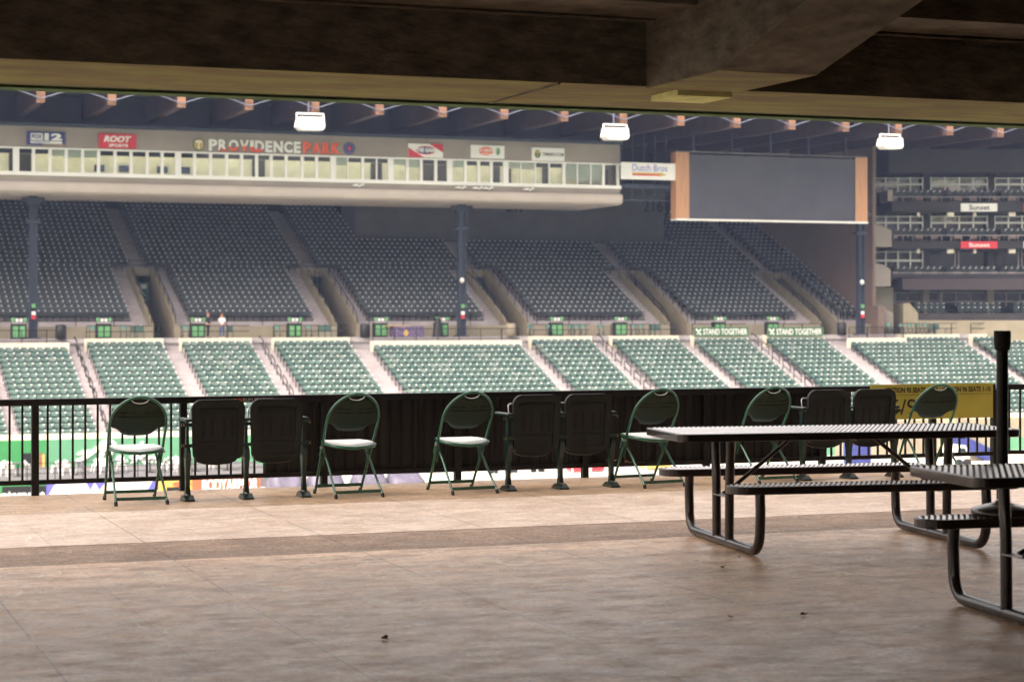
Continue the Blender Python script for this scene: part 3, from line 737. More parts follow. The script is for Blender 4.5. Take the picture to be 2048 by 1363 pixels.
# room behind the glass: floor, ceiling, pale back wall with pictures, a few dark openings and half drawn blinds
b = MB(); b.box(px0, px1 - .3, 134.6, 134.8, z_gb - .2, z_head - .28, 0); b.box(px0, px1 - .3, PY + .3, 135, z_sill - .05, z_sill + .02, 0); b.build('room_wall', m_blind, pb)
b = MB(); b.box(px0, px1 - .3, PY + .3, 137, z_head + .3, z_head + .4); b.box(px0, px1 - .3, 135, 137, z_sill, z_sill + .1); b.build('room_ceiling', m_blind, pb)
b = MB(); k = px0 + 1
while k < px1 - 3: b.box(k, k + 1.4, PY + .75, PY + .95, z_head + .22, z_head + .29); k += 2.4
b.build('ceiling_light', mat('ceiling_lamp', (.9, .85, .7), .5, emit=((1, .88, .68), 3.0)), pb)
b = MB()
for a, c in ((18, 32), (34, 62), (505, 513), (517, 530), (742, 752), (755, 764), (845, 868), (873, 893), (905, 0), (982, 1000), (1014, 1022), (1085, 1097), (1206, 1222)):
    if c: b.box(X_(a, 134.5), X_(c, 134.5), 134.5, 134.59, z_gb, z_head - .3)
b.build('room_opening', m_dark, pb)
b = MB()
for a, c in ((189, 209), (238, 258), (314, 335), (362, 380)): b.box(X_(a, 134.5), X_(c, 134.5), 134.5, 134.58, z_gb + .22, z_gb + .66)
b.build('picture', m_picture, pb)
for nm, a, c, frac in (('blind', 783, 812, .3), ('blind', 816, 841, .4), ('blind', 901, 928, .35), ('blind', 1014, 1040, .3), ('blind', 1043, 1069, .35), ('blind', 1129, 1153, .8), ('blind', 1156, 1180, .9), ('blind', 1183, 1205, .85), ('blind', 668, 694, .4), ('blind', 166, 196, .35), ('blind', 134, 164, .35), ('blind', 102, 131, .3)):
    b = MB(); b.box(X_(a, PY + .12), X_(c, PY + .12), PY + .10, PY + .12, z_head - .09 - frac * 1.4, z_head - .09); b.build(nm, m_blind, pb)
b = MB()
for px in (709, 914, 948, 968, 1050):
    x, z = XZ(px, 617, PY); z = 10.12 - .0
    b.box(x - .15, x + .15, PY - .45, PY + .02, z - .07, z + .05); b.tube([(x + .2, PY - .4, z - .12), (x + .4, PY - .5, z + .06), (x + .55, PY - .3, z)], .06, 6)
b.build('floodlight', m_white, pb)
# gutter ledge, grey panels
b = MB(); b.box(px0, px1 + .2, PY - .1, 137.2, 13.5, 13.75); b.box(px0, px1 + .2, 136.6, 137.0, 13.75, 14.1); b.build('gutter_ledge', m_steel, pb)
b = MB(); b.box(px0, px1, 137.0, 137.3, 13.9, 15.9); b.build('roof_wall_panels', m_panelgrey, pb)

# ---- signs on the press box
def sign(pxa, pxb, pya, pyb, m_, label, name='press_box_sign', Y=PY - .02, th=.1):
    x0, z1 = XZ(pxa, pya, Y); x1 = X_(pxb, Y); z0 = XZ((pxa + pxb) / 2, pyb, Y)[1]; z1 = XZ((pxa + pxb) / 2, (pya), Y)[1]
    t = thing(name, ((x0 + x1) / 2, Y, z0), label, 'sign')
    b = MB(); b.box(x0, x1, Y - th, Y, z0, z1); b.build('board', m_, t)
    U = lambda u: x0 + u * (x1 - x0); V = lambda v: z0 + v * (z1 - z0)
    return t, U, V, Y - th
t, U, V, Y = sign(53, 130, 264, 290.5, m_navy, 'navy sign reading FOX 12 with white blocks at the left end of the press box')
b = MB(); b.box(U(.1), U(.42), Y - .01, Y, V(.36), V(.88)); b.box(U(.1), U(.92), Y - .01, Y, V(.12), V(.3)); b.build('white_block', m_white, t)
b = MB(); text_mb(b, 'FOX', U(.13), U(.40), V(.46), V(.8), Y - .012, bold=.04); text_mb(b, 'OREGON', U(.13), U(.6), V(.16), V(.26), Y - .012, bold=.02); b.build('dark_lettering', m_navy, t)
b = MB(); text_mb(b, '12', U(.46), U(.92), V(.36), V(.9), Y - .005, bold=.06); b.build('numeral', m_white, t)
b = MB(); b.box(U(.42), U(.98), Y - .012, Y, V(.03), V(.09)); b.build('orange_line', m_gold, t)
t, U, V, Y = sign(197, 272, 268, 297, m_red, 'red sign with white slanted lettering ROOT SPORTS')
b = MB(); text_mb(b, 'ROOT', U(.13), U(.87), V(.42), V(.86), Y, bold=.05, shear=.25); text_mb(b, 'SPORTS', U(.27), U(.78), V(.1), V(.3), Y, bold=.04); b.build('lettering', m_white, t)
xc, zc = XZ(397, 289, PY)
t = thing('club_crest', (xc, PY - .02, zc), 'round green and gold club crest left of the large lettering', 'crest')
b = MB(); b.disc(xc, zc, PY - .02, .39, .42, .08, 0); b.build('disc', m_dkgreen, t)
b = MB(); b.disc(xc, zc, PY - .10, .33, .36, .01, 0); b.build('field', m_gold, t)
b = MB()
for q in range(-3, 4): b.bar((xc + q * .09, PY - .115, zc + .15), (xc + q * .045, PY - .115, zc - .3), .01, .025)
b.build('chevrons', m_dkgreen, t)
b = MB(); b.box(xc - .22, xc + .22, PY - .13, PY - .11, zc + .12, zc + .24); b.box(xc - .045, xc + .045, PY - .13, PY - .11, zc - .3, zc + .12); b.build('letter', m_white, t)
xc, zc = XZ(698, 297, PY)
t = thing('round_badge', (xc, PY - .02, zc), 'round navy badge with a red centre right of the large lettering', 'badge')
b = MB(); b.disc(xc, zc, PY - .02, .40, .42, .08); b.build('disc', m_navy, t)
b = MB()
for q in range(18): a_ = q * pi / 9; b.disc(xc + .29 * cos(a_), zc + .31 * sin(a_), PY - .10, .03, .03, .01, 0, 8)
b.build('ring', m_conc, t)
b = MB(); b.disc(xc, zc, PY - .10, .13, .14, .015); b.build('centre', m_red, t)
# PROVIDENCE PARK
x0, x1 = X_(417, PY), X_(601, PY); z0 = XZ(509, 304.5, PY)[1]; z1 = XZ(509, 281, PY)[1]
t = thing('stadium_name_lettering', ((x0 + x1) / 2, PY - .02, z0), 'large raised white and orange lettering PROVIDENCE PARK on the press box', 'lettering')
word = 'PROVIDENCE'; wid = [1.0, 1.05, 1.2, 1.08, .45, 1.12, .85, 1.12, 1.05, .85]; tot = sum(wid) + .12 * 9; xx = x0
for q, ch in enumerate(word):
    wq = wid[q] / tot * (x1 - x0); b = MB(); text_mb(b, ch, xx, xx + wq, z0, z1, PY - .10, bold=.05)
    b2 = MB(); text_mb(b2, ch, xx + .03, xx + wq + .03, z0 - .03, z1 - .03, PY - .05, bold=.05); b2.build('letter_side', m_ink, t)
    if ch in 'RVID' or q == 2:
        b.m = [0] * len(b.m)
        me = b.build('letter', [m_white, m_orange], t)
        bm = bmesh.new(); bm.from_mesh(me.data)
        zc_ = z0 + (z1 - z0) * [0, .22, .42, .5, .45, .3][q] - t.location.z; 
        bmesh.ops.bisect_plane(bm, geom=bm.verts[:] + bm.edges[:] + bm.faces[:], plane_co=(0, 0, zc_), plane_no=(-.12 if q == 1 else (.1 if q == 5 else 0), 0, 1))
        for f_ in bm.faces:
            if f_.calc_center_median().z < zc_: f_.material_index = 1
        bm.to_mesh(me.data); bm.free()
    else: b.build('letter', m_white, t)
    xx += wq + .12 / tot * (x1 - x0)
xx = X_(605, PY); xe = X_(680, PY); wid = [1, 1.15, 1.05, 1.1]; tot = sum(wid) + .3
z0b = XZ(642, 308, PY)[1]; z1b = XZ(642, 285, PY)[1]
for q, ch in enumerate('PARK'):
    wq = wid[q] / tot * (xe - xx if q == 0 else W_); W_ = (xe - X_(605, PY))
    b = MB(); text_mb(b, ch, xx, xx + wid[q] / tot * W_, z0, z1, PY - .10, bold=.05); b.build('letter', m_orange, t)
    b2 = MB(); text_mb(b2, ch, xx + .03, xx + wid[q] / tot * W_ + .03, z0 - .03, z1 - .03, PY - .05, bold=.05); b2.build('letter_side', m_ink, t)
    xx += (wid[q] + .1) / tot * W_
t, U, V, Y = sign(816, 885, 288, 315, m_white, 'white and red sign with THE GAME in an oval')
b = MB(); b.prism([(U(0), V(0)), (U(.45), V(0)), (U(0), V(.7))], lambda x, z: (x, Y - .006, z), lambda x, z: (x, Y, z)); b.prism([(U(1), V(1)), (U(.6), V(1)), (U(1), V(.4))], lambda x, z: (x, Y - .006, z), lambda x, z: (x, Y, z)); b.build('red_corners', m_red, t)
b = MB(); b.disc((U(0) + U(1)) / 2, V(.52), Y, .75, .3, .014); b.build('oval', m_red, t)
b = MB(); b.disc((U(0) + U(1)) / 2, V(.52), Y - .014, .68, .24, .004); b.build('oval_field', m_picture, t)
b = MB(); text_mb(b, 'THE GAME', U(.2), U(.82), V(.38), V(.7), Y - .02, bold=.05); b.build('lettering', m_white, t)
t, U, V, Y = sign(941, 1008, 291, 317, m_white, 'white sign with a red oval and green leaf shape')
b = MB(); b.disc(U(.45), V(.55), Y, .55, .3, .01); b.build('oval', m_orange, t)
b = MB(); b.disc(U(.8), V(.55), Y, .16, .26, .014); b.build('leaf', m_greenwall, t)
b = MB(); text_mb(b, 'LA GRAN D', U(.22), U(.78), V(.5), V(.74), Y - .015, bold=.04); text_mb(b, 'TIENDA', U(.3), U(.6), V(.3), V(.42), Y - .015, bold=.03); b.build('lettering', m_white, t)
t, U, V, Y = sign(1063, 1128, 296, 322, m_white, 'white sign with a small crest and TIMBERS.COM')
b = MB(); b.disc(U(.17), V(.5), Y, .22, .3, .01); b.build('crest', m_dkgreen, t)
b = MB(); b.box(U(.09), U(.25), Y - .02, Y - .01, V(.6), V(.72)); b.box(U(.155), U(.185), Y - .02, Y - .01, V(.2), V(.6)); b.build('crest_letter', m_gold, t)
b = MB(); text_mb(b, 'TIMBERS.COM', U(.32), U(.97), V(.38), V(.62), Y, bold=.02); b.build('lettering', m_ink, t)
t, U, V, Y = sign(1241, 1352, 326, 359.5, m_white, 'white sign reading Dutch Bros beside the big screen', Y=132.2)
b = MB(); text_mb(b, 'Dutch Bros', U(.2), U(.83), V(.5), V(.9), Y, bold=.0); b.build('lettering', m_blue, t)
b = MB(); b.box(U(.2), U(.72), Y - .008, Y, V(.32), V(.42)); b.prism([(U(.7), V(.2)), (U(.83), V(.32)), (U(.7), V(.45))], lambda x, z: (x, Y - .01, z), lambda x, z: (x, Y, z)); b.build('arrow', m_gold, t)
b = MB(); b.box(U(.2), U(.70), Y - .01, Y, V(.23), V(.32)); b.build('arrow_shade', m_red, t)
b = MB(); Yk = 133
for k in range(5): xk = U(.1 + .2 * k); b.bar((xk, Yk, V(-.9)), (xk, Yk, 14.3), .06, .06)
b.bar((U(0), Yk, V(-.35)), (U(1), Yk, V(-.35)), .08, .3); b.bar((U(0), Yk, V(-1.2)), (U(1), Yk, V(-1.2)), .08, .1)
b.build('support_frame', m_steel, t)

# ---- big screen
SY = 132.0
x0, x1 = X_(1352, SY), X_(1735, SY); z0, z1 = 8.04, 13.13
sc = thing('video_screen', ((x0 + x1) / 2, SY, z0), 'large switched off video screen with wood coloured side panels', 'screen')
xa, xb = X_(1379, SY), X_(1710, SY)
b = MB(); b.box(xa, xb, SY + .05, SY + .9, z0 + .15, z1 - .25); b.build('display', m_screen, sc)
b = MB(); b.box(x0, xa - .03, SY, SY + .9, z0 + .12, z1 - .1); b.build('side_panel', m_peach, sc)
b = MB(); b.box(xb + .03, x1, SY, SY + .9, z0 + .12, z1 - .1); b.build('side_panel', m_peach, sc)
b = MB(); b.box(x0, x1, SY - .12, SY + .95, z0, z0 + .12); b.build('bottom_trim', m_white, sc)
b = MB(); b.box(x0, x1, SY - .04, SY + .95, z1 - .1, z1); b.box(xa - .03, xa + .02, SY - .02, SY + .4, z0 + .12, z1 - .1); b.box(xb - .02, xb + .03, SY - .02, SY + .4, z0 + .12, z1 - .1); b.build('frame', m_panelgrey, sc)
for k in range(5): xk = x0 + (x1 - x0) * (k + .5) / 5; b = MB(); b.bar((xk, SY + .5, z1), (xk, SY + .5, 14.6), .15, .15); b.build('hanger', m_steel, sc)

# ---- roof over the far stand
rf = thing('stand_roof', (50, 140, 14.4), 'dark roof of the far stand with rows of wooden beams and bracing', 'roof')
Ye = 126.0; bx0 = X_(82, Ye); sp = (X_(1362, Ye) - bx0) / 10
b = MB(); b.box(-60, 150, Ye + .4, 163, 15.9, 16.3); b.build('deck', m_roof, rf)
b = MB(); b.box(-60, 150, Ye + .3, Ye + .4, 15.2, 17.4); b.build('eaves_board', m_roof, rf)
for k in range(-4, 22):
    xk = bx0 + sp * k
    o = MB(); o.box(xk - .24, xk + .24, Ye + .02, 150, 14.4, 15.9); o = o.build('roof_beam', m_beamside, rf)
    e = MB(); e.prism([(14.42, 0), (14.30, -.0), (15.9, 0)], lambda z, q: (xk - .18, Ye, z), lambda z, q: (xk - .18, Ye, z)) if 0 else None
    e = MB(); e.box(xk - .26, xk + .26, Ye - .03, Ye + .02, 14.36, 15.9); e.build('beam_end', m_wood, o)
    if k < 21:
        r_ = MB(); r_.tube([(xk, Ye - .12, 14.6), (xk + sp / 2, Ye - .12, 15.35)], .04, 5); r_.tube([(xk + sp, Ye - .12, 14.6), (xk + sp / 2, Ye - .12, 15.35)], .04, 5)
        r_.build('bracing_rod', m_rod, o)
# ---- hung white speaker boxes
for i, (px, pya, pyb, hw, lb) in enumerate(((620, 226, 261, .93, 'white boxy speaker hanging from the roof above the stadium name'), (1230, 248, 280, .9, 'white boxy speaker hanging near the right end of the press box'), (1780, 268, 298, .86, 'white boxy speaker hanging right of the big screen'))):
    Yk = 124.6; xc = X_(px, Yk); z1 = XZ(px, pya, Yk)[1]; z0 = XZ(px, pyb, Yk)[1]
    t = thing('hanging_speaker', (xc, Yk, z0), lb, 'speaker', 'white hanging speakers')
    b = MB(); b.prism([(xc - hw * .84, z1 - .3), (xc + hw * .9, z1 - .3), (xc + hw * .96, z0 + .2), (xc + hw * .8, z0), (xc - hw * .7, z0 - .02), (xc - hw, z0 + .22)], lambda x, z: (x, Yk - .5, z), lambda x, z: (x, Yk + .5, z)); b.build('cabinet', m_white, t, bevel=.03)
    b = MB(); b.bar((xc - hw * .98, Yk, z1 - .05), (xc + hw * .98, Yk, z1 - .05), .1, .1); b.bar((xc - hw * .95, Yk, z1 - .05), (xc - hw * .95, Yk, z0 + .3), .08, .08); b.bar((xc + hw * .97, Yk, z1 - .05), (xc + hw * .97, Yk, z0 + .3), .08, .08); b.build('yoke', m_white, t)
    b = MB(); b.bar((xc - .1, Yk, z1), (xc - .1, Yk, 15.5), .07, .07); b.bar((xc - .1, Yk, 15.4), (xc - .1, Yk + 2, 15.4), .1, .1); b.build('hanger', m_rod, t)

# ---- suites building at the right, seen square on
SD = 160.0
sx0 = SD * (1740 - 1024) / 3982
org = Vector((SD * sin(TH) + sx0 * cos(TH), SD * cos(TH) - sx0 * sin(TH), 0))
su = thing('suites_building', (org.x, org.y, 0), 'three storey block of glazed suites with balconies at the right', 'building')
su.rotation_euler = (0, 0, -TH)
K = SD / 3982.0
def sxx(px): return (px - 1740) * K
def szz(py): return EYE + (617 - py) * K
class SB(MB):
    def bx(s, pa, pb_, ya, yb_, pt, pbm, mi=0): s.box(sxx(pa), sxx(pb_), ya, yb_, szz(pbm), szz(pt), mi)
    def bld(s, name, mats):
        sv = su.location.copy(); su.location = (0, 0, 0); o = s.build(name, mats, su); su.location = sv; return o
b = SB(); b.bx(1790, 2250, 5, 5.3, 200, 640); b.bx(1735, 1790, 5, 5.3, 200, 575); b.bld('rear_wall', m_dark)
b = SB(); b.bx(1772, 2250, -1.2, 5, 300, 347); b.bld('top_fascia', m_dark)
bal = None; Mx = Matrix.Translation(org) @ Matrix.Rotation(-TH, 4, 'Z')
levels = [(353, 379, 396, 405, 425, 'A'), (430, 456, 472, 483, 498, 'B'), (501, 532, 546, 548, 556, 'C')]
bays = [(1751, 1850), (1867, 1980), (1995, 2105), (2122, 2230)]
for (wt, wb, rl, ft, fb, nm) in levels:
    b = SB(); b.bx(1776, 2250, -1.6, 5, ft, fb); b.bx(1770, 2250, -.2, 5, fb, fb + 3); b.bld('balcony_fascia', m_suiteband)
    for a in (1850, 1980, 2105): b = SB(); b.bx(a + 1, a + 14, .8, 2.2, wt - 6, wb + 18); b.bld('party_wall', m_dark)
    for bi, (a, c) in enumerate(bays):
        b = SB(); b.bx(a, c, 1.6, 1.66, wt, wb + 10); o = b.bld('window', m_glassdark)
        if nm == 'C' and bi in (1, 2, 3):
            f2 = SB(); f2.bx(a + 50, a + 53, 1.5, 1.58, wt, wb + 8); f2.bx(a + 57, a + 60, 1.5, 1.58, wt, wb + 8); f2.bld('window_frame', m_conc); continue
        f2 = SB()
        f2.bx(a, c, .9, .98, wt + 1, wt + 3.0); f2.bx(a, c, .88, .98, wb - 13.5, wb - 9.5)
        nb = 4
        for q in range(nb + 1):
            xq = a + (c - a) * q / nb; f2.bx(xq - 1.3, xq + 1.3, .86, .98, wt, wb - 1 + (6 if q == 2 else 0))
        f2.bld('window_frame', m_white)
    b = SB(); b.bx(1780, 2250, -1.5, -1.44, rl - .6, rl + .6)
    k = 1780
    while k < 2250: b.bx(k, k + .8, -1.5, -1.44, rl, ft); k += 19
    b.bld('balcony_rail', m_conc)
    # counters and small lit items
    b = SB(); rr = random.Random(hash(nm) % 7)
    for k in range(7): a = 1785 + k * 38 + (k * 17) % 11; b.bx(a, a + 9 + (k * 5) % 8, -.3, .2, rl - 3, rl + 6)
    b.bld('counter', m_brownwall)
    b = SB()
    for a in (1828, 1888, 1940, 2010): b.bx(a, a + (13 if a in (1888, 2010) else 5), -1.3, -1.0, fb + 1, fb + 9)
    b.bld('soffit_speaker', m_creamlt)
    # balcony seats
    for k in range(27):
        a = 1780 + k * 12; b = SB()
        if (k * 7) % 9 == 0: continue
        if bal is None:
            b.box(-.2, .2, .1, .18, 0, .42); b.box(-.2, .2, -.3, .1, 0, .06); b.box(.1, .2, .08, .1, .36, .43, 1); b.box(-.03, .03, -.2, .15, -.4, 0)
            bal = b.build('balcony_chair', [m_seatdark2, m_glint]); bfirst = True
        for row in (0, 1):
            if bfirst: o = bal; bfirst = False
            else: o = bal.copy(); COL.objects.link(o)
            o.location = Mx @ Vector((sxx(a + row * 5), .1 + row * .6 - .1, szz(wb + 14 - 3 * row))); o.rotation_euler = (0, 0, -TH)
            tag(o, 'small dark green chair on the %s suite balcony' % {'A': 'topmost', 'B': 'middle', 'C': 'lowest'}[nm], 'chair', 'chairs on the %s suite balcony' % {'A': 'topmost', 'B': 'middle', 'C': 'lowest'}[nm])
    for k in ():
        for row, dy in ((0, 0), (1, -4)):
            zz = szz(wb + 14 - (3 if row else 0)); xk = sxx(a + row * 5)
            for v in geoL.f[:0]: pass
            b.box(xk - .2, xk + .2, .1 + row * .6, .18 + row * .6, zz, zz + .42); b.box(xk - .2, xk + .2, -.3 + row * .6, .1 + row * .6, zz, zz + .06)
            b.box(xk + .1, xk + .2, .08 + row * .6, .1 + row * .6, zz + .36, zz + .43, 1)
# window reflections imitated by pale panels in front of the suite glass
mpb = mat('pale_reflection', (.55, .50, .50), .6, var=.5, scale=.9, thr=(.42, .58))
b = SB(); b.bx(1870, 1978, 1.3, 1.42, 357, 373); b.bx(1905, 1960, 1.3, 1.42, 372.9, 385); b.bld('suite_reflection', mpb)
b = SB(); b.bx(1868, 1920, 1.3, 1.42, 433, 444); b.bld('suite_reflection', mpb)
b = SB(); b.prism([(sxx(1752), szz(373)), (sxx(1775), szz(366)), (sxx(1785), szz(357)), (sxx(1800), szz(359)), (sxx(1808), szz(367)), (sxx(1822), szz(371)), (sxx(1822), szz(373))], lambda x, z: (x, 1.3, z), lambda x, z: (x, 1.42, z))
b.bld('suite_reflection', mpb)
# the lowest, club level
b = SB(); b.bx(1795, 2250, -2.2, 5, 557, 580); b.bld('club_canopy', m_bandpurple)
for bi, (a, c) in enumerate(((1797, 1850), (1864, 1884), (1890, 1980), (1994, 2105), (2122, 2230))):
    b = SB(); b.bx(a, c, 1.6, 1.66, 583, 628); b.bld('window', m_glassdark)
    f2 = SB(); f2.bx(a, c, 1.5, 1.58, 601, 603.5); f2.bx(a, c, 1.5, 1.58, 583, 585)
    nb = max(1, round((c - a) / 27))
    for q in range(nb + 1): xq = a + (c - a) * q / nb; f2.bx(xq - 1, xq + 1, 1.46, 1.58, 583, 612 if bi != 1 else 628)
    f2.bld('window_frame', m_conc)
b = SB(); b.bx(1884, 1889, .8, 1.6, 583, 632); b.bx(1850, 1863, .8, 1.6, 580, 632); b.bx(1980, 1993, .8, 1.6, 580, 632); b.bld('pier', m_taupe)
b = SB(); b.bx(1823, 2250, -2.4, -2.2, 626, 640); b.bld('club_rail_panel', m_dark)
b = SB(); b.bx(1823, 2250, -2.5, 5, 640, 690); b.bld('club_base_wall', m_cream)
for k in range(19):
    a = 1825 + k * 12.3
    if k in (5, 6, 14, 15): continue
    for row in (0, 1):
        o = bal.copy(); COL.objects.link(o); o.location = Mx @ Vector((sxx(a + row * 4), -1.9 + row * .8, szz(624 - row * 8))); o.rotation_euler = (0, 0, -TH)
        tag(o, 'small dark green chair on the club level below the suites', 'chair', 'chairs on the club level')
b = SB()
for k in ():
    for row in ():
        b.box(xk - .21, xk + .21, -1.8 + row * .8, -1.72 + row * .8, zz, zz + .42); b.box(xk - .2, xk + .2, -2.2 + row * .8, -1.8 + row * .8, zz, zz + .06)
        b.box(xk - .03, xk + .05, -1.82 + row * .8, -1.8 + row * .8, zz + .33, zz + .43, 1)
# stepped end walls and cream stair tower at the left
b = SB()
for pts in ([(1766, 383), (1776, 383), (1776, 405), (1766, 405)], [(1740, 450), (1753, 452), (1774, 463), (1774, 495), (1740, 495)], [(1740, 527), (1757, 530), (1772, 540), (1772, 573), (1740, 573)], [(1740, 609), (1755, 612), (1770, 622), (1777, 628), (1777, 655), (1740, 655)]):
    b.prism([(sxx(x), szz(y)) for x, y in pts], lambda x, z: (x, -2.0, z), lambda x, z: (x, 1.4, z))
b.bld('stepped_end_wall', m_taupe)
b = SB(); b.bx(1752, 1794, 1.5, 1.9, 574, 690); b.bld('stair_tower', m_creamlt)
b = SB(); b.prism([(sxx(1794), szz(606)), (sxx(1806), szz(606)), (sxx(1823), szz(625)), (sxx(1823), szz(690)), (sxx(1794), szz(690))], lambda x, z: (x, -2.6, z), lambda x, z: (x, 1.5, z)); b.bld('ramp_wall', m_cream)
b = SB(); b.bx(1728, 1745, 1.6, 5, 200, 690); b.bld('corner_pier', m_dark)
for (a, c, pt, pbm, m1, m2, lb, txt) in ((1912, 1984, 409, 425, m_white, m_ink, 'white sign with black lettering Sunset on the upper balcony', 'Sunset'), (1912, 1984, 484, 498, m_red, m_white, 'red sign with white lettering Sunset on the lower balcony', 'Sunset'),
                                    (2036, 2108, 409, 425, m_red, m_white, 'red sign cut by the right edge on the upper balcony', 'Sunset'), (2036, 2108, 484, 498, m_white, m_ink, 'white sign cut by the right edge on the lower balcony', 'Sunset')):
    Mx = Matrix.Translation(org) @ Matrix.Rotation(-TH, 4, 'Z')
    t = thing('suite_sign', Mx @ Vector((sxx(a), -1.75, szz(pbm))), lb, 'sign'); 
    b = MB(); b.box(sxx(a), sxx(c), -1.75, -1.65, szz(pbm), szz(pt), 0, Mx); b.build('board', m1, t)
    b = MB(); text_mb(b, txt, sxx(a + 16), sxx(c - 15), szz(pbm - 3), szz(pt + 3), -1.75, M=Mx, bold=.02); b.build('lettering', m2, t)

# ---- banners on the walkway
for i, (a, c, lb) in enumerate(((1388, 1497, 'left green banner reading STAND TOGETHER on the walkway rail'), (1534, 1646, 'right green banner reading STAND TOGETHER on the walkway rail'))):
    Yk = 133.75 + .1; x0, x1 = X_(a, Yk), X_(c, Yk); z1 = XZ(a, 654, Yk)[1]; z0 = XZ(a, 672.5, Yk)[1]
    t = thing('walkway_banner', ((x0 + x1) / 2, Yk, z0), lb, 'banner', 'green banners on the walkway rail')
    b = MB(); b.box(x0, x1, Yk - .05, Yk, z0, z1); b.build('cloth', m_greenwall2 if 0 else mat('banner_green', (.055, .14, .06), .7), t)
    b = MB(); W = x1 - x0; text_mb(b, 'STAND TOGETHER', x0 + .16 * W, x0 + .97 * W, z0 + .12, z1 - .12, Yk - .05, bold=.02)
    b.bar((x0 + .03 * W, Yk - .06, z1 - .12), (x0 + .12 * W, Yk - .06, z0 + .12), .02, .12); b.bar((x0 + .12 * W, Yk - .06, z1 - .12), (x0 + .05 * W, Yk - .06, z0 + .15), .02, .1); b.build('lettering', m_white, t)

# ---- recycling stations
def station():
    t = thing('recycling_station', (0, 0, 0), 'x', 'recycling station')
    b = MB(); b.box(-.5, .5, 0, .5, 0, 1.0); b.bar((-.48, .02, 1.0), (-.48, .02, 1.15), .04, .04); b.bar((.48, .02, 1.0), (.48, .02, 1.15), .04, .04); b.build('cabinet', m_ink, t, bevel=.02)
    for s in (-.22, .22):
        b = MB(); b.box(s - .17, s + .17, -.02, 0, .12, .86); b.build('bin_panel', m_ltgreen, t)
    for s, m_ in ((-.4, m_ltgreen), (-.13, m_white), (.13, m_white), (.4, m_ltgreen)):
        b = MB(); b.box(s - .09, s + .09, -.01, .03, 1.15, 1.42 if m_ == m_ltgreen else 1.36); b.build('sign_card', m_, t)
    return t
st0 = station(); names = ['leftmost', 'second', 'third', 'fourth', 'fifth', 'sixth', 'seventh', 'eighth', 'ninth', 'rightmost']
for i, px in enumerate((38, 208, 396, 590, 762, 884, 1114, 1242, 1440, 1546)):
    o = st0 if i == 0 else dup(st0, (0, 0, 0))
    Yk = 135.2; o.location = (X_(px, Yk), Yk, WZ)
    o['label'] = '%s of the ten black recycling stations with green panels along the far walkway' % names[i]; o['group'] = 'recycling stations on the far walkway'

# ---- chairs on the walkway
def far_chair():
    b = MB()
    b.box(-.2, .2, -.02, .0, .62, .86, 0); b.box(-.2, .2, -.42, -.02, .43, .46, 0)
    for s in (-.19, .19): b.bar((s, 0, .86), (s, -.45, 0), .03, .03, 1); b.bar((s, -.35, .44), (s, .05, 0), .03, .03, 1)
    return b
fc = None; dsc = mat('pale_green_chair', (.14, .30, .25), .5)
groups = [((184, 246, 370, 553, 616), 'on the walkway above the left lower blocks'), ((1060, 1096, 1140, 1152, 1165, 1200, 1265, 1280), 'on the walkway right of the middle column'),
          ((1776, 1800, 1817, 1833, 1849, 1890, 1905), 'in the row left of the gap below the suites'), ((1933, 1952, 1969, 1986, 2003, 2020, 2040), 'in the row at the right edge below the suites')]
for pxs, wh in groups:
    for px in pxs:
        if fc is None: fc = far_chair().build('walkway_chair', [dsc, m_iron]); o = fc
        else: o = fc.copy(); COL.objects.link(o)
        Yk = 135.4; o.location = (X_(px, Yk), Yk, WZ); tag(o, 'pale green folding chair ' + wh, 'chair', 'folding chairs ' + wh)
fd = None
for px, lb in ((267, 'near the left entrance cut'), (281, 'near the left entrance cut'), (459, 'beside the person in the white shirt'), (643, 'below the second entrance cut'), (656, 'below the second entrance cut'), (1303, 'below the fourth entrance cut'), (1315, 'below the fourth entrance cut'), (1863, 'in the chair row below the suites'), (1875, 'in the chair row below the suites')):
    if fd is None:
        b = MB(); b.box(-.23, .23, -.04, 0, .42, .88, 0); b.box(-.22, .22, -.12, -.05, .40, .80, 0); b.box(-.24, -.2, -.1, 0, 0, .5, 0); b.box(.2, .24, -.1, 0, 0, .5, 0); b.box(-.05, .05, -.06, -.04, .86, .92, 1)
        fd = b.build('fixed_stadium_chair', [m_seatL, m_glint]); o = fd
    else: o = fd.copy(); COL.objects.link(o)
    o.location = (X_(px, 135.4), 135.4, WZ); tag(o, 'dark green fixed seat on the walkway ' + lb, 'seat', 'dark fixed seats on the far walkway')
# merchandise table draped in purple, black draped stand, bin
Yk = 135.0; x0, x1 = X_(783, Yk), X_(845, Yk); t = thing('display_table', ((x0 + x1) / 2, Yk, WZ), 'long table draped in patterned purple cloth beside the middle column', 'table')
b = MB(); b.box(x0, x1, Yk - .4, Yk + .4, WZ + .02, WZ + .78); b.build('drape', mat('purple_cloth', (.14, .10, .20), .8, var=.6, scale=5), t)
b = MB(); b.box(x0 - .5, x1 - 1, Yk - .42, Yk + .42, WZ + .785, WZ + .83); b.build('table_top', m_gold, t)
b = MB(); b.disc((x0 + x1) / 2 - .2, WZ + .3, Yk - .4, .18, .22, .02); b.build('orange_emblem', m_gold, t)
xk = X_(874, Yk); b = MB(); b.lathe([(.42, WZ), (.3, WZ + .7), (.22, WZ + 1.1), (.24, WZ + 1.3), (.1, WZ + 1.36), (.01, WZ + 1.37)], xk, Yk - .2, 14)
tag(b.build('draped_stand', m_ink), 'tall black cloth draped stand left of the middle column', 'stand')
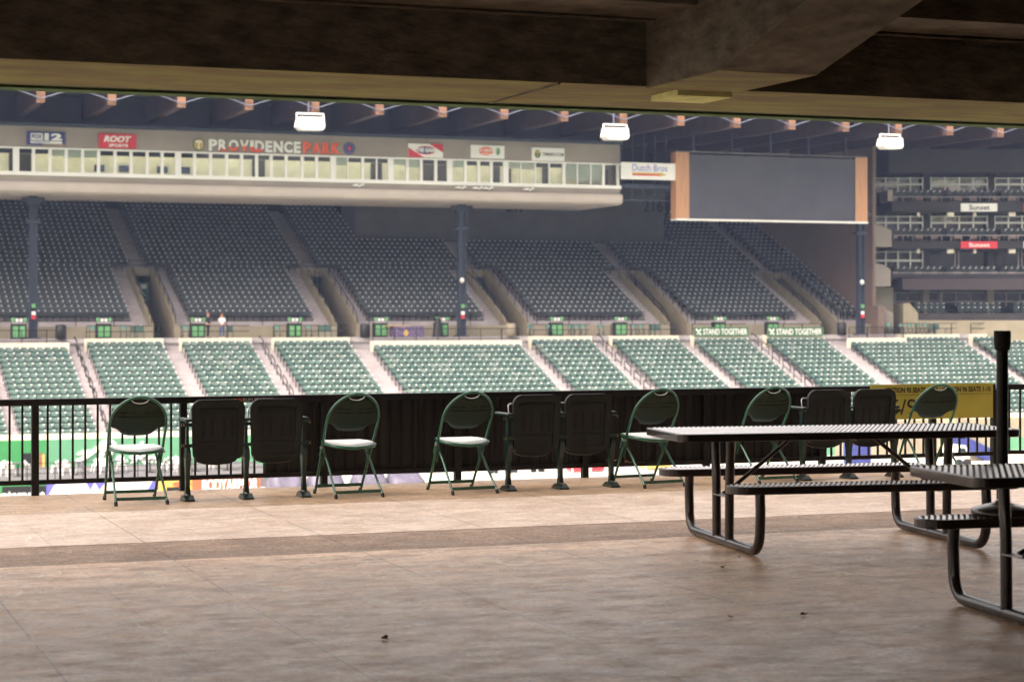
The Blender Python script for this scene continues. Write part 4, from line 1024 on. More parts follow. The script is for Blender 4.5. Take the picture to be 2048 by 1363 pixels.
for i, (px, lb) in enumerate(((122, 'dark litter bin at the end of the left wheelchair platform'), (730, 'dark slatted litter bin at the top of the aisle left of the wide block'), (1022, 'pale litter bin at the right end of the wide block'), (1683, 'dark litter bin left of the right steel column'))):
    xk = X_(px, 134.2); b = MB(); m_ = m_cream if i == 2 else m_ink
    b.lathe([(.3, WZ), (.36, WZ + .05), (.36, WZ + .85), (.30, WZ + .95), (.1, WZ + .97), (.01, WZ + .97)], xk, 134.2, 14)
    tag(b.build('litter_bin', m_), lb, 'bin')

# ---- people
def person(x, y, z, h, faceaz, top_m, bot_m, hair_m, label, armpose, facing):
    t = thing('person', (x, y, z), label, 'person'); t.rotation_euler = (0, 0, faceaz)
    s = h / 1.75
    def skin(name, pts, edges, radii, m_, par, sub=2):
        me = bpy.data.meshes.new(name); me.from_pydata([Vector(p) * s for p in pts], edges, []); me.materials.append(m_)
        o = bpy.data.objects.new(name, me); COL.objects.link(o)
        md = o.modifiers.new('skin', 'SKIN'); md.use_smooth_shade = True
        for i, r in enumerate(radii):
            q = me.skin_vertices[0].data[i]; q.radius = (r * s, r * s * .85); q.use_root = (i == 0)
        o.modifiers.new('sub', 'SUBSURF').levels = sub; o.modifiers['sub'].render_levels = sub
        bpy.context.view_layer.update()
        me2 = bpy.data.meshes.new_from_object(o.evaluated_get(bpy.context.evaluated_depsgraph_get()))
        for p in me2.polygons: p.use_smooth = True
        bpy.data.objects.remove(o); o = bpy.data.objects.new(name, me2); COL.objects.link(o); o.parent = par; return o
    # y = -1 is the facing direction
    P = [(0, 0, .95), (0, .01, 1.15), (0, .02, 1.38), (0, .0, 1.50), (0, -.02, 1.60), (0, -.02, 1.70)]
    E = [(0, 1), (1, 2), (2, 3), (3, 4), (4, 5)]; Rr = [.14, .13, .15, .055, .10, .08]
    for sd in (-1, 1):
        b0 = len(P); P += [(sd * .17, .02, 1.42), (sd * .24, armpose[0], 1.16), (sd * armpose[2], armpose[1], .98), (sd * armpose[2] * .97, armpose[1] - .03, .91)]
        E += [(2, b0), (b0, b0 + 1), (b0 + 1, b0 + 2), (b0 + 2, b0 + 3)]; Rr += [.065, .045, .033, .035]
        h0 = b0 + 3; hx, hy, hz = P[h0]
        for q in range(4): P.append((hx + (q - 1.5) * .008, hy - (q - 1.5) * .018, hz - .09 + abs(q - 1.4) * .008)); E.append((h0, len(P) - 1)); Rr.append(.009)
        P.append((hx, hy - .06, hz - .03)); E.append((h0, len(P) - 1)); Rr.append(.01)
        l0 = len(P); P += [(sd * .09, 0, .86), (sd * .11, -.01, .48), (sd * .12, .02, .08), (sd * .13, -.14, .04)]
        E += [(0, l0), (l0, l0 + 1), (l0 + 1, l0 + 2), (l0 + 2, l0 + 3)]; Rr += [.09, .062, .042, .035]
    body = skin('body', P, E, Rr, m_skin, t)
    TP = [(0, 0, .93), (0, .01, 1.15), (0, .02, 1.40)]; TE = [(0, 1), (1, 2)]; TR_ = [.165, .155, .16]
    for sd in (-1, 1):
        k = len(TP); TP += [(sd * .18, .02, 1.42), (sd * .245, armpose[0], 1.16)]; TE += [(2, k), (k, k + 1)]; TR_ += [.085, .065]
        if armpose[3]: TP.append((sd * armpose[2], armpose[1], .99)); TE.append((k + 1, k + 2)); TR_.append(.05)
    skin('shirt' if not armpose[3] else 'jacket', TP, TE, TR_, top_m, t)
    LP = [(0, 0, .95)]; LE = []; LR = [.15]
    for sd in (-1, 1):
        k = len(LP); LP += [(sd * .09, 0, .84), (sd * .11, -.01, .48), (sd * .12, .02, .10)]; LE += [(0, k), (k, k + 1), (k + 1, k + 2)]; LR += [.105, .08, .065]
    skin('trousers', LP, LE, LR, bot_m, t)
    skin('hair', [(0, .03, 1.62), (0, .02, 1.70), (0, -.03, 1.74)], [(0, 1), (1, 2)], [.10, .10, .07], hair_m, t)
    for sd in (-1, 1):
        b = MB(); b.box(sd * .12 * s - .05 * s, sd * .12 * s + .05 * s, -.2 * s, .08 * s, .0, .08 * s); b.v = [(v[0], v[1], v[2]) for v in b.v]
        sv = t.location.copy(); t.location = (0, 0, 0); o = b.build('shoe', m_ink if armpose[3] else m_white, t, bevel=.02); t.location = sv
        b = MB(); b.disc(sd * .035 * s, 1.63 * s, -.112 * s, .012 * s, .008 * s, .004); sv = t.location.copy(); t.location = (0, 0, 0); b.build('eye', m_ink, t); t.location = sv
    b = MB(); b.add([(-.015 * s, -.11 * s, 1.60 * s), (.015 * s, -.11 * s, 1.60 * s), (0, -.14 * s, 1.595 * s), (0, -.11 * s, 1.64 * s)], [(0, 1, 2), (0, 2, 3), (1, 3, 2)])
    b.box(-.025 * s, .025 * s, -.108 * s, -.10 * s, 1.565 * s, 1.575 * s)
    sv = t.location.copy(); t.location = (0, 0, 0); b.build('nose_and_mouth', m_skin, t); t.location = sv
    return t
m_blackcloth = mat('black_cloth', (.015, .015, .018), .9); m_whitecloth = mat('white_cloth', (.78, .78, .78), .9); m_jeans = mat('blue_jeans', (.05, .10, .25), .9)
m_hairb = mat('ginger_hair', (.42, .16, .07), .7); m_cap = mat('orange_cap', (.55, .18, .08), .7)
Yk = 134.6
person(X_(416, Yk), Yk, WZ, 1.76, R(70), m_blackcloth, m_blackcloth, m_hairb, 'person in black jacket and black trousers at a recycling station', (.02, -.16, .24, 1), 1)
person(X_(444, Yk), Yk, WZ, 1.66, R(165), m_whitecloth, m_jeans, m_cap, 'person in white shirt and blue jeans with hands low in front, on the far walkway', (.04, -.10, .20, 0), 1)

# ---- patio furniture on the deck below the green wall
def patio_chair():
    t = thing('patio_chair', (0, 0, 0), 'x', 'chair')
    b = MB(); vs = []
    for i in range(7):
        a = pi * i / 6
        for z, rr in ((.42, .24), (.62, .26), (.85 - .06 * abs(cos(a)) * 3, .27)): vs.append((rr * cos(a), -.0 + rr * sin(a), z))
    b.add(vs, [(i * 3 + j, (i + 1) * 3 + j, (i + 1) * 3 + j + 1, i * 3 + j + 1) for i in range(6) for j in range(2)], 0, True)
    md = b.build('backrest', m_white, t); sm_ = md.modifiers.new('s', 'SOLIDIFY'); sm_.thickness = .02
    b = MB(); b.prism([(.24 * cos(k * pi / 8), .24 * sin(k * pi / 8)) for k in range(16)], lambda x, y: (x, y, .40), lambda x, y: (x, y, .43)); b.build('seat', m_white, t)
    for sx in (-1, 1):
        for sy in (-1, 1): b = MB(); b.bar((sx * .18, sy * .16, .41), (sx * .22, sy * .22, 0), .04, .04); b.build('leg', m_white, t)
    return t
def patio_table():
    t = thing('patio_table', (0, 0, 0), 'x', 'table')
    b = MB(); b.lathe([(.01, .70), (.52, .70), (.54, .715), (.52, .73), (.01, .73)], 0, 0, 20); b.build('table_top', m_panelgrey, t)
    b = MB(); b.lathe([(.3, 0), (.28, .03), (.05, .06), (.04, .68), (.1, .70)], 0, 0, 14); b.build('pedestal', m_rail, t)
    return t
pc = patio_chair(); ptb = patio_table(); first = True
spots = [(2, 114.0, 2.2), (21, 113.2, 3.3), (58, 113.6, -1.4), (111, 114.2, 1.3), (132, 113.0, 3.2), (162, 113.6, -1.2), (192, 114.2, 1.8), (208, 113.2, 3.0), (243, 113.8, -1.3), (328, 113.8, 1.3), (342, 114.4, 1.5), (358, 113.1, 3.3), (428, 113.6, -1.2)]
nm = ['first', 'second', 'third', 'fourth', 'fifth', 'sixth', 'seventh', 'eighth', 'ninth', 'tenth', 'eleventh', 'twelfth', 'last']
for i, (px, Yk, rz) in enumerate(spots):
    o = pc if i == 0 else dup(pc, (0, 0, 0)); o.location = (X_(px, Yk), Yk, deckz); o.rotation_euler = (0, 0, rz + pi)
    o['label'] = 'white moulded patio chair, %s from the left, on the deck below the green wall' % nm[i]; o['group'] = 'white patio chairs on the deck'
for i, px in enumerate((36, 148, 226, 300, 392, 455)):
    o = ptb if i == 0 else dup(ptb, (0, 0, 0)); o.location = (X_(px, 113.0), 113.0, deckz)
    o['label'] = 'grey topped patio table, %s from the left, on the deck below the green wall' % ['first', 'second', 'third', 'fourth', 'fifth', 'sixth'][i]; o['group'] = 'patio tables on the deck'

# ================================================================ NEAR: railing
RY = 17.1; RT = .81; RB = .13
rl = thing('safety_railing', (6, RY, 0), 'black steel safety railing along the concourse edge with a ribbed middle infill', 'railing')
posts = [-.36 + 1.255 * k - .0 for k in range(-6, 11)]
posts = [2.19 + 1.255 * k for k in range(-8, 8)]
XE = 11.70
b = MB(); b.box(-9, XE, RY - .032, RY + .032, RT - .055, RT); b.build('top_rail', m_rail, rl, bevel=.006)
b = MB(); b.box(-9, XE, RY - .022, RY + .022, RB - .04, RB); b.build('bottom_rail', m_rail, rl, bevel=.004)
for x in posts + [XE]:
    b = MB(); b.box(x - .03, x + .03, RY - .0315 + (.0 if x != XE else 0), RY + .031, -.35, RT - .055); b.build('post', m_rail, rl, bevel=.004)
b = MB()
for i, x in enumerate(posts):
    for k in range(1, 12):
        xx = x + k * 1.255 / 12
        if xx < XE - .05: b.box(xx - .0085, xx + .0085, RY - .0085, RY + .0085, RB, RT - .055)
o = b.build('balusters', m_rail, rl); o['kind'] = 'stuff'
# ribbed infill sheet
b = MB(); xp0, xp1 = 4.16, 9.72; x = xp0; prof = []
while x < xp1:
    prof += [(x, .036), (x + .20, .036), (x + .21, .044), (x + .235, .044), (x + .245, .036)]; x += .245
for (xa, ya), (xb, yb) in zip(prof[:-1], prof[1:]):
    b.prism([(xa, RY + ya), (xb, RY + yb), (xb, RY + yb + .004), (xa, RY + ya + .004)], lambda x, y: (x, y, RB - .02), lambda x, y: (x, y, RT - .058))
b.build('infill_sheet', m_panel, rl)
b = MB(); text_mb(b, 'RUN', X_(466, RY), X_(482, RY), RT - .048, RT - .022, RY - .033, bold=.02); b.build('red_lettering', m_orange, rl)
b = MB(); text_mb(b, 'RUN SECTION', X_(484, RY), X_(545, RY), RT - .045, RT - .018, RY - .033, bold=.02); b.build('white_lettering', m_conc, rl)
# return railing at the right corner, running down beside the ramp
r2 = thing('ramp_railing', (XE, RY, 0), 'black baluster railing turning the corner at the right edge', 'railing')
dxr, dyr = .93, -.37
def rp(s, z): return (XE + .05 + dxr * s, RY + dyr * s, z)
b = MB(); b.bar(rp(0, RT - .03), rp(4, RT - .03), .06, .055); b.build('top_rail', m_rail, r2)
b = MB(); b.bar(rp(0, .12), rp(4, .12), .045, .04); b.build('bottom_rail', m_rail, r2)
b = MB()
for k in range(1, 36): b.bar(rp(k * .11, .12), rp(k * .11, RT - .05), .017, .017)
b.build('balusters', m_rail, r2)
for s in (.04, 1.3, 2.6, 3.9): b = MB(); b.bar(rp(s, -.3), rp(s, RT - .05), .06, .06); b.build('post', m_rail, r2)

# yellow section sign
x0, x1 = 10.24, 11.66; z0, z1 = .475, .822; Ys = RY - .034
t = thing('section_sign', ((x0 + x1) / 2, Ys, z0), 'yellow sign with section and seat numbers fixed to the railing', 'sign')
b = MB(); b.box(x0, x1, Ys - .006, Ys, z0, z1); b.build('board', m_yellow, t)
b = MB(); text_mb(b, 'SECTION 95 SEATS 11-20 / SECTION 96 SEATS 1-10', x0 + .17, x1 - .03, z1 - .085, z1 - .03, Ys - .006, bold=.035, ext=.002)
b.box(x0 + .02, x1 - .02, Ys - .008, Ys - .006, z1 - .108, z1 - .105)
text_mb(b, '95/96', X_(1757, Ys), X_(1854, Ys), z0 + .045, z0 + .20, Ys - .006, ext=.002); b.build('lettering', m_ink, t)
b = MB(); 
for xx in (x0 + .03, x1 - .03):
    for zz in (z0 + .03, z1 - .15): b.disc(xx, zz, Ys - .006, .006, .006, .003, 0, 8)
b.build('rivet', m_chrome, t)

# ================================================================ NEAR: folding chairs
def folding_chair():
    t = thing('folding_chair', (0, 0, 0), 'x', 'folding chair')
    yy = lambda z: .30 - .60 * z
    L = []
    for z, x in ((.02, -.205), (.2, -.212), (.42, -.222), (.58, -.228)): L.append((x, yy(z), z))
    for k in range(0, 19):
        a = pi - pi * k / 18; z = .635 + .225 * sin(a); L.append((.229 * cos(a), yy(z), z))
    for z, x in ((.58, .228), (.42, .222), (.2, .212), (.02, .205)): L.append((x, yy(z), z))
    b = MB(); b.tube(L, .0115, 10); b.build('back_frame', m_chairgreen, t)
    # backrest shell with the handle notch at the top
    out = []
    for k in range(0, 25):
        a = pi - pi * k / 24; x = .222 * cos(a); z = .635 + .218 * sin(a)
        if abs(x) < .068: z = min(z, .838 - .030 * (1 - (x / .068) ** 2)) if abs(x) < .066 else z
        out.append((x, z))
    for x, z in ((.222, .615), (.205, .612), (.172, .603), (.145, .585), (.128, .565), (.105, .551), (.06, .543), (0, .541)): out.append((x, z))
    for x, z in ((-.06, .543), (-.105, .551), (-.128, .565), (-.145, .585), (-.172, .603), (-.205, .612), (-.222, .615)): out.append((x, z))
    crv = lambda x: .035 * (1 - (x / .23) ** 2)
    b = MB(); n = len(out); N = 12
    # strips so that the shell can curve
    xs = [-.222 + .444 * k / 44 for k in range(45)]
    up = [p for p in out[:25]]; lo = [out[24]] + out[25:] + [out[0]]
    def ip(P, x):
        P = sorted(P)
        for (xa, za), (xb, zb) in zip(P[:-1], P[1:]):
            if xa <= x <= xb: return za + (zb - za) * ((x - xa) / (xb - xa) if xb > xa else 0)
        return P[0][1] if x < P[0][0] else P[-1][1]
    R_ = []
    for x in xs:
        zt, zb = ip(up, x), ip(lo, x); zt = max(zt, zb + .004)
        R_.append([(x, zb + (zt - zb) * q / 8) for q in range(9)])
    for off in (.0, .012):
        pass
    vs = []
    for off in (0, .012):
        for col in R_:
            for x, z in col: vs.append((x, yy(z) + crv(x) * .6 + off - .006 - (.006 if abs(z - .705) < .012 or abs(z - .735) < .012 else 0), z))
    m = len(R_) * 9; fs = []
    for o_ in (0, m):
        fs += [(o_ + i * 9 + q, o_ + (i + 1) * 9 + q, o_ + (i + 1) * 9 + q + 1, o_ + i * 9 + q + 1) for i in range(len(R_) - 1) for q in range(8)]
    for i in range(len(R_) - 1):
        for q in (0, 8): fs.append((i * 9 + q, (i + 1) * 9 + q, m + (i + 1) * 9 + q, m + i * 9 + q))
    b.add(vs, fs, 0, True); shell = b.build('backrest', m_backgreen, t)
    b = MB()
    for z0_ in (.695, .728):
        b.tube([(x, yy(z0_ + .012 * (x / .2) ** 2) + crv(x) * .6 - .009, z0_ + .010 * (x / .2) ** 2) for x in [-.205 + .041 * k for k in range(11)]], .0035, 5)
    b.build('crease', m_slot, shell)
    b = MB(); b.tube([(.068 * cos(a), yy(.82) - .012 + crv(0) * .6, .838 + .030 * -sin(a)) for a in [pi * k / 10 for k in range(11)]], .0025, 6); b.build('handle_edge', m_seatwhite, shell)
    # seat
    def seat_pt(x, y): return (x, y, .418 + .06 * (y + .2) + .02 * (abs(x) / .2) ** 2 * 1)
    sp_ = [(-.165, .215), (.165, .215), (.195, .10), (.205, .0), (.195, -.08), (.15, -.125), (.09, -.152), (0, -.165), (-.09, -.152), (-.15, -.125), (-.195, -.08), (-.205, .0), (-.195, .10)]
    b = MB(); cen = seat_pt(0, .03); ring = [seat_pt(*p) for p in sp_]; n = len(ring)
    b.add([(cen[0], cen[1], cen[2] - .004)] + [(p[0], p[1], p[2]) for p in ring] + [(cen[0], cen[1], cen[2] - .028)] + [(p[0], p[1], p[2] - .012) for p in ring],
          [(0, 1 + i, 1 + (i + 1) % n) for i in range(n)] + [(n + 1, n + 2 + (i + 1) % n, n + 2 + i) for i in range(n)], 0)
    b.build('seat', m_seatwhite, t)
    b = MB(); rr = [(p[0] * 1.03, p[1] * 1.03 - .002, p[2] - .014) for p in ring]; b.tube(rr, .012, 8, closed=True); b.build('seat_rim', m_chairgreen, t)
    for s in (-1, 1):
        b = MB(); b.tube([(s * .185, .17, .415), (s * .19, .02, .29), (s * .205, -.25, .02)], .0105, 8); b.build('rear_leg', m_chairgreen, t)
        b = MB(); b.tube([(s * .208, .05, .41), (s * .19, .10, .33), (s * .197, .12, .25)], .007, 6); b.tube([(s * .19, .165, .40), (s * .212, .16, .33)], .006, 6); b.build('hinge_link', m_chairgreen, t)
        b = MB(); b.tube([(s * .228, .045, .405), (s * .245, .04, .405)], .010, 8); b.build('hinge_bolt', m_chrome, t)
        b = MB(); b.tube([(s * .205, .298, .03), (s * .2055, .305, 0)], .015, 8); b.build('foot_cap', m_rubber, t)
        b = MB(); b.tube([(s * .205, -.243, .03), (s * .206, -.255, 0)], .015, 8); b.build('foot_cap', m_rubber, t)
    b = MB(); b.bar((-.2, -.225, .05), (.2, -.225, .05), .012, .026); b.build('rear_stretcher', m_chairgreen, t)
    b = MB(); b.bar((-.205, yy(.065), .065), (.205, yy(.065), .065), .012, .026); b.build('front_stretcher', m_chairgreen, t)
    return t
fch = folding_chair()
spots = [(2.88, 16.2, 0.00, 'green folding chair at the left end, in front of the open balusters'), (4.665, 16.16, .06, 'green folding chair standing right of the leftmost stadium seat pair'), (5.675, 16.14, .07, 'green folding chair standing left of the middle stadium seat pair'),
         (7.43, 16.13, .12, 'green folding chair at the left corner of the picnic table top'), (8.565, 16.15, .12, 'green folding chair standing left of the rightmost stadium seat pair'), (10.335, 16.15, -.02, 'green folding chair in front of the yellow sign')]
for i, (x, y, rz, lb) in enumerate(spots):
    o = fch if i == 0 else dup(fch, (0, 0, 0)); o.location = (x, y, 0); o.rotation_euler = (0, 0, rz); o['label'] = lb; o['group'] = 'green folding chairs along the railing'

# ================================================================ NEAR: paired stadium seats
def seat_pair():
    t = thing('paired_stadium_chair', (0, 0, 0), 'x', 'stadium chair'); P_ = .49
    for k in (-1, 0, 1):
        x = k * P_
        b = MB()
        b.prism([(-.10, 0), (.10, 0), (.10, .012), (.035, .045), (-.035, .045), (-.10, .012)], lambda y, z: (x - .043, y, z), lambda y, z: (x + .043, y, z))
        sec = [(.045, .0, .022, .028), (.12, .003, .017, .026), (.25, .005, .018, .030), (.35, .0, .023, .045), (.40, -.005, .018, .05), (.47, .02, .012, .028), (.66, .01, .010, .022)]
        vs = []
        for z, yc, hx, hy in sec: vs += [(x - hx, yc - hy, z), (x + hx, yc - hy, z), (x + hx, yc + hy, z), (x - hx, yc + hy, z)]
        b.add(vs, [(i * 4 + j, i * 4 + (j + 1) % 4, i * 4 + 4 + (j + 1) % 4, i * 4 + 4 + j) for i in range(len(sec) - 1) for j in range(4)] + [(0, 3, 2, 1), (24, 25, 26, 27)])
        b.build('standard', m_iron, t, bevel=.004)
        b = MB(); b.disc(x - .022, .052, -.03, .006, .006, .08, 0, 8); b.box(x - .046, x + .046, -.095, .095, .0125, .0145); b.build('foot_plate', m_chrome, t)
        b = MB(); b.box(x - .028, x + .028, -.06, .26, .645, .668); b.build('armrest', m_iron, t, bevel=.008)
        for zz in (.62, .45): b = MB(); b.box(x - .055, x + .055, -.045, -.02, zz - .014, zz + .014); o = b.build('bracket', m_iron, t)
        b = MB()
        for zz in (.62, .45):
            for s in (-.04, .04): b.disc(x + s, zz, -.045, .007, .007, .006, 0, 8)
        b.build('bolt', m_bolt, o)
        if k < 1:
            b = MB(); b.tube([(x + .03, .06, .66), (x + .03, .075, .73), (x + .045, .08, .745), (x + .12, .08, .745)], .006, 6); b.build('arm_loop', m_chrome, t)
    for k in (-.5, .5):
        x = k * P_
        def outl(w, zt, zb, rt, rb):
            P = []
            for cx, cz, r, a0 in ((w - rt, zt - rt, rt, 0), (-w + rt, zt - rt, rt, 90), (-w * .93 + rb, zb + rb, rb, 180), (w * .93 - rb, zb + rb, rb, 270)):
                for q in range(7):
                    a = R(a0 + q * 15); P.append((cx + r * cos(a), cz + r * sin(a)))
            return P
        crn = lambda xx, z: z + (.012 * (1 - (xx / .22) ** 2) if z > .7 else 0)
        yb = lambda z: -.055 + .06 * (.83 - z) - .02
        O = outl(.223, .818, .335, .075, .05); I = outl(.165, .765, .365, .03, .02); n = len(O)
        b = MB()
        b.prism(O, lambda xx, z: (x + xx, yb(z) + .012, crn(xx, z)), lambda xx, z: (x + xx, yb(z) + .040, crn(xx, z)))
        bk = b.build('backrest', m_seatdark, t, bevel=.004)
        b = MB()
        vs = [(x + a, yb(c), crn(a, c)) for a, c in O] + [(x + a, yb(c), c) for a, c in I] + [(x + a, yb(c) + .0115, c) for a, c in I] + [(x + a * 1.005, yb(c) + .0115, crn(a, c)) for a, c in O]
        b.add(vs, [(i, (i + 1) % n, n + (i + 1) % n, n + i) for i in range(n)] + [(n + i, n + (i + 1) % n, 2 * n + (i + 1) % n, 2 * n + i) for i in range(n)] + [(3 * n + i, 3 * n + (i + 1) % n, (i + 1) % n, i) for i in range(n)])
        b.build('rim', m_seatdark, bk)
        b = MB(); b.box(x - .155, x + .155, yb(.75) + .004, yb(.75) + .0118, .715, .75); b.build('moulding', m_seatdark, bk); b = MB(); b.box(x - .155, x + .155, yb(.5) + .002, yb(.5) + .0118, .468, .476); b.build('moulding', m_seatdark, bk)
        b = MB()
        for sx in (-.12, -.05, .05, .12):
            Q = [(sx + .012 * cos(R(a)), (.66 if a < 180 else .52) + .012 * sin(R(a))) for a in range(0, 360, 30)]
            b.prism(Q, lambda xx, z: (x + xx, yb(z) + .0108, z), lambda xx, z: (x + xx, yb(z) + .02, z))
        b.build('slot', m_slot, bk)
        b = MB(); b.box(x - .12, x - .005, yb(.43) + .0105, yb(.43) + .013, .405, .455); b.build('worn_plate', m_seatdark, bk)
        # folded seat hanging just behind
        b = MB(); Q = [(-.19, .36), (-.165, .31), (-.10, .288), (0, .280), (.10, .288), (.165, .31), (.19, .36), (.19, .62), (-.19, .62)]
        b.prism(Q, lambda xx, z: (x + xx, .02, z), lambda xx, z: (x + xx, .075, z)); b.build('folded_seat', m_seatdark, t, bevel=.012)
    return t
sp0 = seat_pair()
for i, (x, y, rz, lb) in enumerate(((3.79, 16.2, 0, 'leftmost pair of folded dark stadium seats, with open balusters behind its left seat'), (6.565, 16.12, 0.02, 'middle pair of folded dark stadium seats between two folding chairs'), (9.465, 16.15, .02, 'rightmost pair of folded dark stadium seats behind the picnic table'))):
    o = sp0 if i == 0 else dup(sp0, (0, 0, 0)); o.location = (x, y, 0); o.rotation_euler = (0, 0, rz); o['label'] = lb; o['group'] = 'paired stadium seats along the railing'
# cup holder on the outer arm of the middle pair is part of its arm in the photograph; leaf litter at the panel foot
def leaf(x, y, z, s, label):
    b = MB(); n = 9; c = Vector((x, y, z)); a0 = random.random() * 6
    rim = [c + Vector((cos(a0 + 2 * pi * k / n) * s * (1 if k % 2 else .45), sin(a0 + 2 * pi * k / n) * s * .7 * (1 if k % 2 else .5), random.random() * s * .8 + .002)) for k in range(n)]
    b.add([c + Vector((0, 0, .004))] + rim, [(0, 1 + k, 1 + (k + 1) % n) for k in range(n)]); o = b.build('dry_leaf', m_leaf); so_ = o.modifiers.new('s', 'SOLIDIFY'); so_.thickness = .0015
    tag(o, label, 'leaf', 'dry leaves on the concourse floor')
def floorpt(px, py):
    d = EYE * 3982 / (py - 617); r = (px - 1024) / 3982 * d
    return d * sin(TH) + r * cos(TH), d * cos(TH) - r * sin(TH)
for px, py, s, lb in ((770, 1279, .026, 'curled brown leaf on the bare floor, nearest the bottom centre'), (1608, 1231, .026, 'brown leaf on the floor below the near picnic bench'), (1462, 1236, .02, 'thin brown leaf scrap left of the leaf below the bench'),
                      (1444, 1136, .025, 'small brown leaf by the foot of the near table frame'), (1478, 1115, .012, 'tiny brown leaf touching the near table frame')):
    x, y = floorpt(px, py); leaf(x, y, .002, s, lb)
leaf(7.45, 17.02, .13, .06, 'crumpled orange brown leaf resting on the bottom rail'); leaf(7.62, 17.02, .13, .045, 'small crumpled leaf resting on the bottom rail, to the right of a larger one')

# ================================================================ NEAR: picnic tables
def rrect(L, W, r, n=6):
    P = []
    for cx, cy, a0 in ((L / 2 - r, W / 2 - r, 0), (-L / 2 + r, W / 2 - r, 90), (-L / 2 + r, -W / 2 + r, 180), (L / 2 - r, -W / 2 + r, 270)):
        for q in range(n + 1): a = R(a0 + 90 * q / n); P.append((cx + r * cos(a), cy + r * sin(a)))
    return P
def mesh_top(t, name, cx, cy, zt, L, W, r, pitch, rim):
    """expanded steel sheet inside a deep rolled rim"""
    O = rrect(L, W, r); I = rrect(L - .05, W - .05, max(.01, r - .025)); n = len(O); b = MB()
    vs = [(cx + x, cy + y, zt) for x, y in O] + [(cx + x, cy + y, zt) for x, y in I] + [(cx + x, cy + y, zt - .012) for x, y in I] + [(cx + x * .995, cy + y * .995, zt - rim) for x, y in I] + [(cx + x, cy + y, zt - rim) for x, y in O]
    b.add(vs, [(k * n + i, k * n + (i + 1) % n, ((k + 1) % 5) * n + (i + 1) % n, ((k + 1) % 5) * n + i) for k in range(5) for i in range(n)])
    top = b.build(name, m_coat, t, bevel=.006)
    bb = MB(); hl, hw = (L - .045) / 2, (W - .045) / 2; ang = R(27); rr = r
    def clip(x0, dx, dy):
        # chord of a line through (x0,0) inside the rounded rectangle
        s0, s1 = -3, 3
        def inside(x, y):
            ax, ay = abs(x), abs(y)
            if ax > hl or ay > hw: return False
            qx, qy = ax - (hl - rr), ay - (hw - rr)
            return not (qx > 0 and qy > 0 and qx * qx + qy * qy > rr * rr)
        ins = [s for s in [k * .01 for k in range(-90, 91)] if inside(x0 + dx * s, dy * s)]
        return (ins[0] - .008, ins[-1] + .008) if len(ins) > 1 else None
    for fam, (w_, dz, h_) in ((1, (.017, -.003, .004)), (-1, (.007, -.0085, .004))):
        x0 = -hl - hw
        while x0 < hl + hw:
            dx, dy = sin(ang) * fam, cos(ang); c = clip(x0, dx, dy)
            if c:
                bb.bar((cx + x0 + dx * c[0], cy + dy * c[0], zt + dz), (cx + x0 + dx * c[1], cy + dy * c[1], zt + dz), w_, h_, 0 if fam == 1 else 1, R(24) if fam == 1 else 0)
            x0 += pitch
    bb.build('expanded_mesh', [m_mesh, m_coat], top)
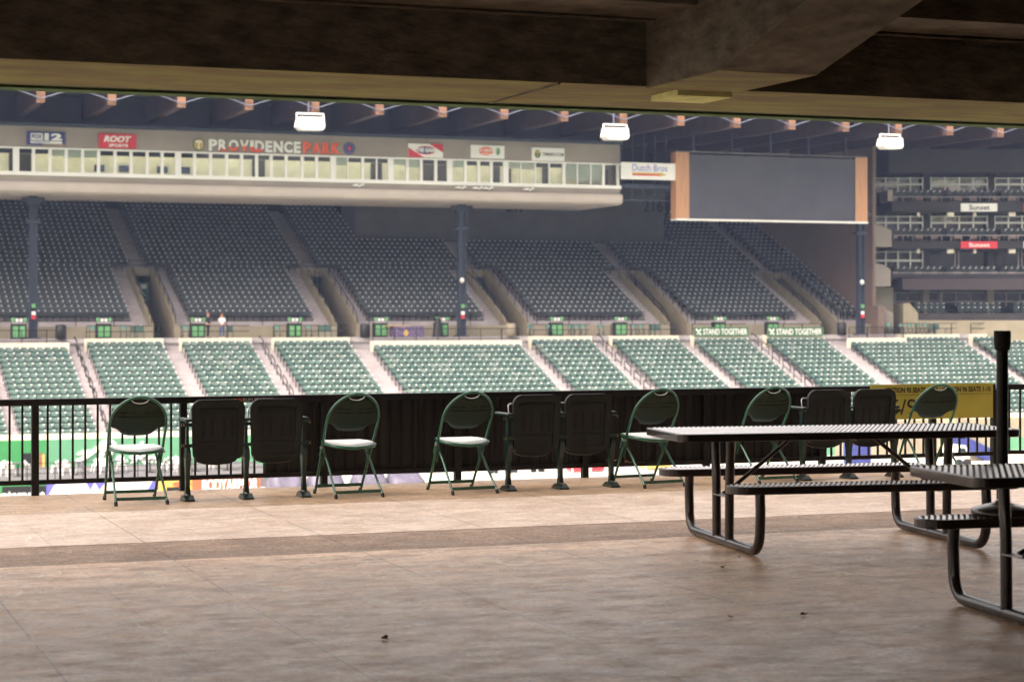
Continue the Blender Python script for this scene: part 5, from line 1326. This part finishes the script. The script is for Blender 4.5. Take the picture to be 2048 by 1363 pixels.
def picnic_table():
    t = thing('picnic_table', (0, 0, 0), 'x', 'picnic table')
    mesh_top(t, 'table_top', 0, 0, .765, 2.40, .80, .07, .0345, .05)
    for s in (-1, 1): mesh_top(t, 'bench', 0, s * .70, .46, 1.98, .26, .12, .0345, .05)
    for s in (-1, 1):
        x = s * .775; hb = .70; pts = [(x, -hb, .41), (x, -hb - .01, .30), (x, -hb, .16)]
        for k in range(1, 7): a = R(180 + 15 * k); pts.append((x, -hb + .13 + .13 * cos(a), .165 + .13 * sin(a)))
        pts += [(x, -.2, .034), (x, .2, .034)]
        for k in range(0, 6): a = R(270 + 15 * k); pts.append((x, hb - .13 + .13 * cos(a), .165 + .13 * sin(a)))
        pts += [(x, hb, .16), (x, hb + .01, .30), (x, hb, .41)]
        b = MB(); b.tube(pts, .032, 14); b.build('floor_frame', m_coat, t)
        for q in (-1, 1):
            b = MB(); b.tube([(x, q * .125, .05), (x, q * .13, .4), (x, q * .155, .70), (x, q * .165, .73)], .030, 14); b.build('leg', m_coat, t)
        b = MB(); b.box(x - .03, x + .03, -.12, .12, .33, .336); b.box(x + (-.0 if s < 0 else -.05), x + (.05 if s < 0 else 0), -.035, .035, .336, .342); b.build('foot_plate', m_chrome, t)
        b = MB(); b.bar((x, -.36, .722), (x, .36, .722), .04, .025); b.build('cross_bearer', m_coat, t)
        b = MB(); b.tube([(x, 0, .345), (x - s * .05, 0, .37), (x - s * .50, 0, .72)], .014, 10); b.build('diagonal_brace', m_coat, t)
    return t
def campt(r, d): return d * sin(TH) + r * cos(TH), d * cos(TH) - r * sin(TH)
pt0 = picnic_table()
ROT1 = -(TH - R(13.3))
x, y = campt(2.155, 13.40); pt0.location = (x, y, 0); pt0.rotation_euler = (0, 0, ROT1)
pt0['label'] = 'long dark metal picnic table with mesh top, standing whole in view by the railing'; pt0['group'] = 'dark metal picnic tables'
ux, uy = cos(13.3 * pi / 180), sin(13.3 * pi / 180)
x, y = campt(2.53 + .775 * .97, 9.95 + .775 * .24); TB2 = (x, y)
dup(pt0, (x, y, 0), ROT1 + R(1), 'nearer dark metal picnic table cut off by the right edge', 'dark metal picnic tables')
# umbrella stand resting on the far bench of the nearer table
x, y = campt(2.63, 10.68)
t = thing('umbrella_stand', (x, y, .46), 'dark umbrella stand with domed weight and upright pole on the bench', 'umbrella stand')
b = MB(); b.lathe([(.01, .463), (.160, .463), (.166, .472), (.165, .495), (.150, .505), (.09, .522), (.045, .532), (.036, .545), (.01, .545)], x, y, 32); b.build('domed_weight', m_coat, t)
b = MB(); b.tube([(x, y, .55), (x, y, 1.40)], .031, 20); b.build('pole', m_rail, t)
b = MB(); b.lathe([(.032, 1.345), (.040, 1.35), (.045, 1.385), (.045, 1.445), (.043, 1.452), (.001, 1.452)], x, y, 24); b.build('collar', m_rubber, t)

# ================================================================ air over the field
b = MB(); b.box(-70, 160, -14, 170, GZ - 1, 20)
hz = b.build('haze', None)
hm = bpy.data.materials.new('haze_air'); hm.use_nodes = True; n = hm.node_tree.nodes; n.remove(n['Principled BSDF'])
pv = n.new('ShaderNodeVolumePrincipled'); pv.inputs['Color'].default_value = (.50, .62, 1.0, 1); pv.inputs['Density'].default_value = .00033
hm.node_tree.links.new(pv.outputs[0], n['Material Output'].inputs['Volume'])
hz.data.materials.clear(); hz.data.materials.append(hm); tag(hz, kind='stuff')
